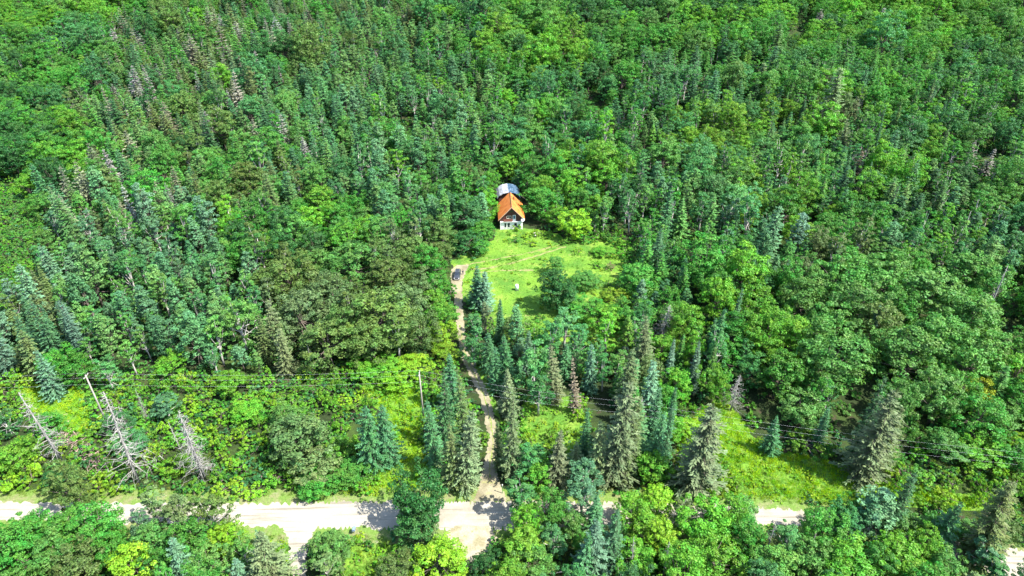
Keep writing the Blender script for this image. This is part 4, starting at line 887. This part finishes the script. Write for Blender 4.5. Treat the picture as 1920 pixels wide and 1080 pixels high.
# ------------------------------------------------------------------ person beside the car
def person(loc, rz):
    e = thing('person', 'person in dark clothes standing on the drive right of the parked car', 'person', loc, rz)
    J = {'pel': (0, 0, .95), 'sp': (0, 0, 1.15), 'ch': (0, -.01, 1.35), 'nk': (0, 0, 1.48), 'hd': (0, -.015, 1.60), 'ht': (0, -.01, 1.72),
         'hl': (.09, 0, .92), 'kl': (.11, -.03, .50), 'al': (.12, 0, .09), 'fl': (.13, -.16, .04), 'hr': (-.09, 0, .92), 'kr': (-.11, -.01, .50), 'ar': (-.13, .04, .09), 'fr': (-.14, -.12, .04),
         'sl': (.19, 0, 1.42), 'el': (.25, .03, 1.15), 'wl': (.24, -.06, .92), 'sr': (-.19, 0, 1.42), 'er': (-.25, .03, 1.15), 'wr': (-.23, -.10, .93)}
    Rr = {'pel': .15, 'sp': .13, 'ch': .155, 'nk': .06, 'hd': .09, 'ht': .075, 'hl': .10, 'kl': .065, 'al': .045, 'fl': .035, 'hr': .10, 'kr': .065, 'ar': .045, 'fr': .035, 'sl': .07, 'el': .045, 'wl': .03, 'sr': .07, 'er': .045, 'wr': .03}
    E = [('pel', 'sp'), ('sp', 'ch'), ('ch', 'nk'), ('nk', 'hd'), ('hd', 'ht'), ('pel', 'hl'), ('hl', 'kl'), ('kl', 'al'), ('al', 'fl'), ('pel', 'hr'), ('hr', 'kr'), ('kr', 'ar'), ('ar', 'fr'), ('ch', 'sl'), ('sl', 'el'), ('el', 'wl'), ('ch', 'sr'), ('sr', 'er'), ('er', 'wr')]
    for s, wname in ((1, 'wl'), (-1, 'wr')):
        wx, wy, wz = J[wname]
        J[wname+'p'] = (wx, wy-.02, wz-.09); Rr[wname+'p'] = .03; E.append((wname, wname+'p'))
        for q, (dx, dy, dz) in enumerate(((-.0, -.04, -.06), (.0, -.02, -.08), (.0, .0, -.085), (.0, .02, -.075), (.0, -.06, -.02))):
            n = '%sf%d' % (wname, q); J[n] = (wx+dx-s*.01*q, wy-.02+dy, wz-.09+dz); Rr[n] = .009; E.append((wname+'p', n))
    def skin(name, keep, mat, grow=0):
        ks = [k for k in J if keep(k)]; ix = {k: i for i, k in enumerate(ks)}
        me = bpy.data.meshes.new(name); me.from_pydata([J[k] for k in ks], [(ix[a], ix[b]) for a, b in E if a in ix and b in ix], []); me.materials.append(mat)
        o = obj(name, me, e); o.modifiers.new('skin', 'SKIN'); sv = me.skin_vertices[0].data
        for k in ks: sv[ix[k]].radius = (Rr[k]+grow, Rr[k]+grow)
        sv[0].use_root = True
        sd = o.modifiers.new('sub', 'SUBSURF'); sd.levels = 1; sd.render_levels = 2; return o
    skin('body', lambda k: True, M['skin'])
    skin('shirt', lambda k: k in ('pel', 'sp', 'ch', 'sl', 'el', 'sr', 'er', 'wl', 'wr'), M['shirt'], .014)
    skin('trousers', lambda k: k in ('pel', 'hl', 'kl', 'al', 'hr', 'kr', 'ar'), M['trousers'], .016)
    hm = MB()
    for i in range(5):
        ph = i*.38; r_ = .105*math.cos(ph); hm.V += [(r_*math.cos(a*.628), .015+r_*math.sin(a*.628)*1.1, 1.66+.115*math.sin(ph)) for a in range(10)]
        if i:
            for k in range(10): hm.F.append(((i-1)*10+k, (i-1)*10+(k+1) % 10, i*10+(k+1) % 10, i*10+k))
    hm.F.append(tuple(40+k for k in range(10)))
    hm.build('hair', M['hair'], e, True)
p = at(868, 515); person((p.x, p.y, .08), math.radians(20))

# ------------------------------------------------------------------ small things
p = at(969, 544)
wb = thing('well_cap', 'upright white casing with a dark foot in the open meadow', 'casing', (p.x, p.y, 0), .2)
MB().tube([(0, 0, .1), (0, 0, 1.5), (0, 0, 1.9), (0, 0, 2.0)], [.48, .52, .40, .1], 12).build('casing', M['white_plastic'], wb, True)
MB().box(-.5, .5, -.45, .45, 0, .16).build('foot', M['plastic'], wb, bevel=.03)
p = at(665, 1000)
mb = thing('mailbox', 'small blue-grey mailbox on a post at the near edge of the gravel road', 'mailbox', (p.x, p.y, 0), 0)
MB().box(-.06, .06, -.06, .06, 0, 1.1).build('post', M['timber'], mb)
MB().prism([(-.28, 1.1), (.28, 1.1), (.28, 1.4), (.2, 1.55), (-.2, 1.55), (-.28, 1.4)], -.45, .45).build('box', M['mail'], mb)
MB().box(.285, .31, -.2, -.1, 1.3, 1.65).build('flag', M['red_board'], mb)
p = at(942, 925)
gp = thing('marker_post', 'thin green and white marker post at the right side of the drive mouth', 'post', (p.x, p.y, 0))
MB().box(-.06, .06, -.06, .06, 0, 2.2).build('post', noise_mat('green paint', (.08, .22, .06), (.12, .3, .08), 3), gp); MB().box(-.075, .075, -.075, .075, 2.2, 2.6).build('cap', M['white'], gp)
# rocks at the bank by the house
rr = np.random.default_rng(9)
for i in range(5):
    p = at(1003+rr.uniform(-7, 7), 440+rr.uniform(-3, 3)); q = MB(); r_ = rr.uniform(.35, .7); pts = rr.normal(size=(26, 3)); pts /= np.linalg.norm(pts, axis=1, keepdims=True)
    import bmesh
    bm = bmesh.new(); [bm.verts.new(tuple(v*r_*rr.uniform(.8, 1.1)*np.array([1, 1, .7]))) for v in pts]; bmesh.ops.convex_hull(bm, input=bm.verts)
    me = bpy.data.meshes.new('rock'); bm.to_mesh(me); bm.free(); me.materials.append(M['stone'])
    o = obj('rock', me, None, (p.x, p.y, r_*.3)); tag(o, 'pale rock in the rubble heap on the grassy bank right of the house', 'rock', 'pale rocks on the bank')
# fallen trunks and brush
def log(a, b, za, zb, r, label):
    A = at(*a); B = at(*b); A.z = za; B.z = zb; q = MB(); q.tube([A, A.lerp(B, .5)+Vector((0, 0, .2)), B], [r, r*.75, r*.35], 6); d = (B-A)
    rr = np.random.default_rng(int(a[0]))
    for i in range(16):
        s = A.lerp(B, .2+.75*rr.random()); q.tube([s, s+Vector((rr.normal(), rr.normal(), abs(rr.normal())))*.8], [.05, .015], 3, False)
    o = q.build('fallen_trunk', M['dead'], None, True); tag(o, label, 'log', 'fallen dead trunks')
log((300, 868), (205, 790), .5, 2.5, .22, 'long pale fallen trunk slanting across the bushes below the left power pole')
log((95, 815), (20, 812), 2.0, 2.2, .12, 'thin fallen branch lying level across the far left snag')
log((285, 845), (310, 868), .4, 1.0, .18, 'short pale broken log at the end of the long fallen trunk')
log((1120, 1070), (1010, 1085), .4, 1.2, .15, 'pale fallen trunk under the bottom edge trees')
bp = MB(); rr = np.random.default_rng(4)
for i in range(240):
    c = at(rr.uniform(120, 205), rr.uniform(820, 885)); c.x = c.x; t = rr.random(); c = at(118+75*t+rr.normal()*9, 812+66*t+rr.normal()*9); c.z = rr.uniform(.1, 1.3)
    d = Vector((rr.normal(), rr.normal(), rr.normal()*.3)).normalized()*rr.uniform(.8, 2.4); bp.tube([c-d*.5, c+d*.5], [.06, .02], 3, False)
tag(bp.build('brush_pile', M['dead_brown']), 'heap of pinkish brown dead branches between the two left snags', 'brush pile', kind='stuff')
bp = MB()
for i in range(90):
    c = at(1692+rr.normal()*13, 893+rr.normal()*5); c.z = rr.uniform(.1, .9); d = Vector((rr.normal(), rr.normal(), rr.normal()*.3)).normalized()*rr.uniform(.8, 2.2); bp.tube([c-d*.5, c+d*.5], [.06, .02], 3, False)
tag(bp.build('brush_pile', M['dead_brown']), 'small brown brush heap at the foot of the large spruce at the right meadow', 'brush pile', kind='stuff')

# ------------------------------------------------------------------ power line
def pole_at(px, top, base):
    b = at(px, base); lo_, hi_ = 4., 20.
    for _ in range(30):
        mid = (lo_+hi_)/2
        if proj(b.x, b.y, mid)[1] > top: lo_ = mid
        else: hi_ = mid
    dep = proj(b.x, b.y, lo_)[2]; return ((px-960)*dep/F, b.y, lo_)
POLES = [pole_at(160, 703, 800), pole_at(786, 698, 788), pole_at(1180, 757, 850)]
P4 = POLES[2]; POLES = [(POLES[0][0]-78, POLES[0][1]+3, 11.5)]+POLES+[(98, 92, 11.5)]
LB = ['', 'bare wooden power pole standing in the bushes at the left', 'wooden power pole beside the grass strip left of the drive', 'wooden power pole hidden among the tall olive spruces right of the drive', '']
for i, (x, y, h) in enumerate(POLES):
    if i in (0, 4): continue
    e = thing('power_pole', LB[i], 'power pole', (x, y, 0), 0, 'wooden power poles')
    MB().tube([(0, 0, -.3), (0, 0, h*.5), (0, 0, h)], [.20, .17, .13], 8).build('pole', M['timber'], e, True)
    a = MB().box(-.06, .06, -.9, .9, h-.45, h-.33).build('crossarm', M['timber'], e)
    for yy in (-.8, .8): MB().tube([(0, yy, h-.33), (0, yy, h-.15)], .05, 6).build('insulator', M['ceramic'], a)
    MB().tube([(.16, 0, h-2.6), (.28, 0, h-2.6)], .05, 6).build('insulator', M['ceramic'], e)
for nm, dy, dz in (('rear wire at the top of the poles', .8, -.13), ('front wire at the top of the poles', -.8, -.13), ('lower single wire running beneath the other two', 0, -2.6)):
    q = MB()
    for (a, b) in zip(POLES[:-1], POLES[1:]):
        n = 24; pts = []
        for k in range(n+1):
            t = k/n; pts.append((a[0]+(b[0]-a[0])*t, a[1]+(b[1]-a[1])*t+dy, a[2]+dz+(b[2]-a[2])*t-1.0*4*t*(1-t)))
        q.tube(pts, .0055, 4)
    tag(q.build('power_line', M['wire']), 'thin pale overhead cable, '+nm, 'cable', 'overhead cables')
print('objects', len(bpy.data.objects))
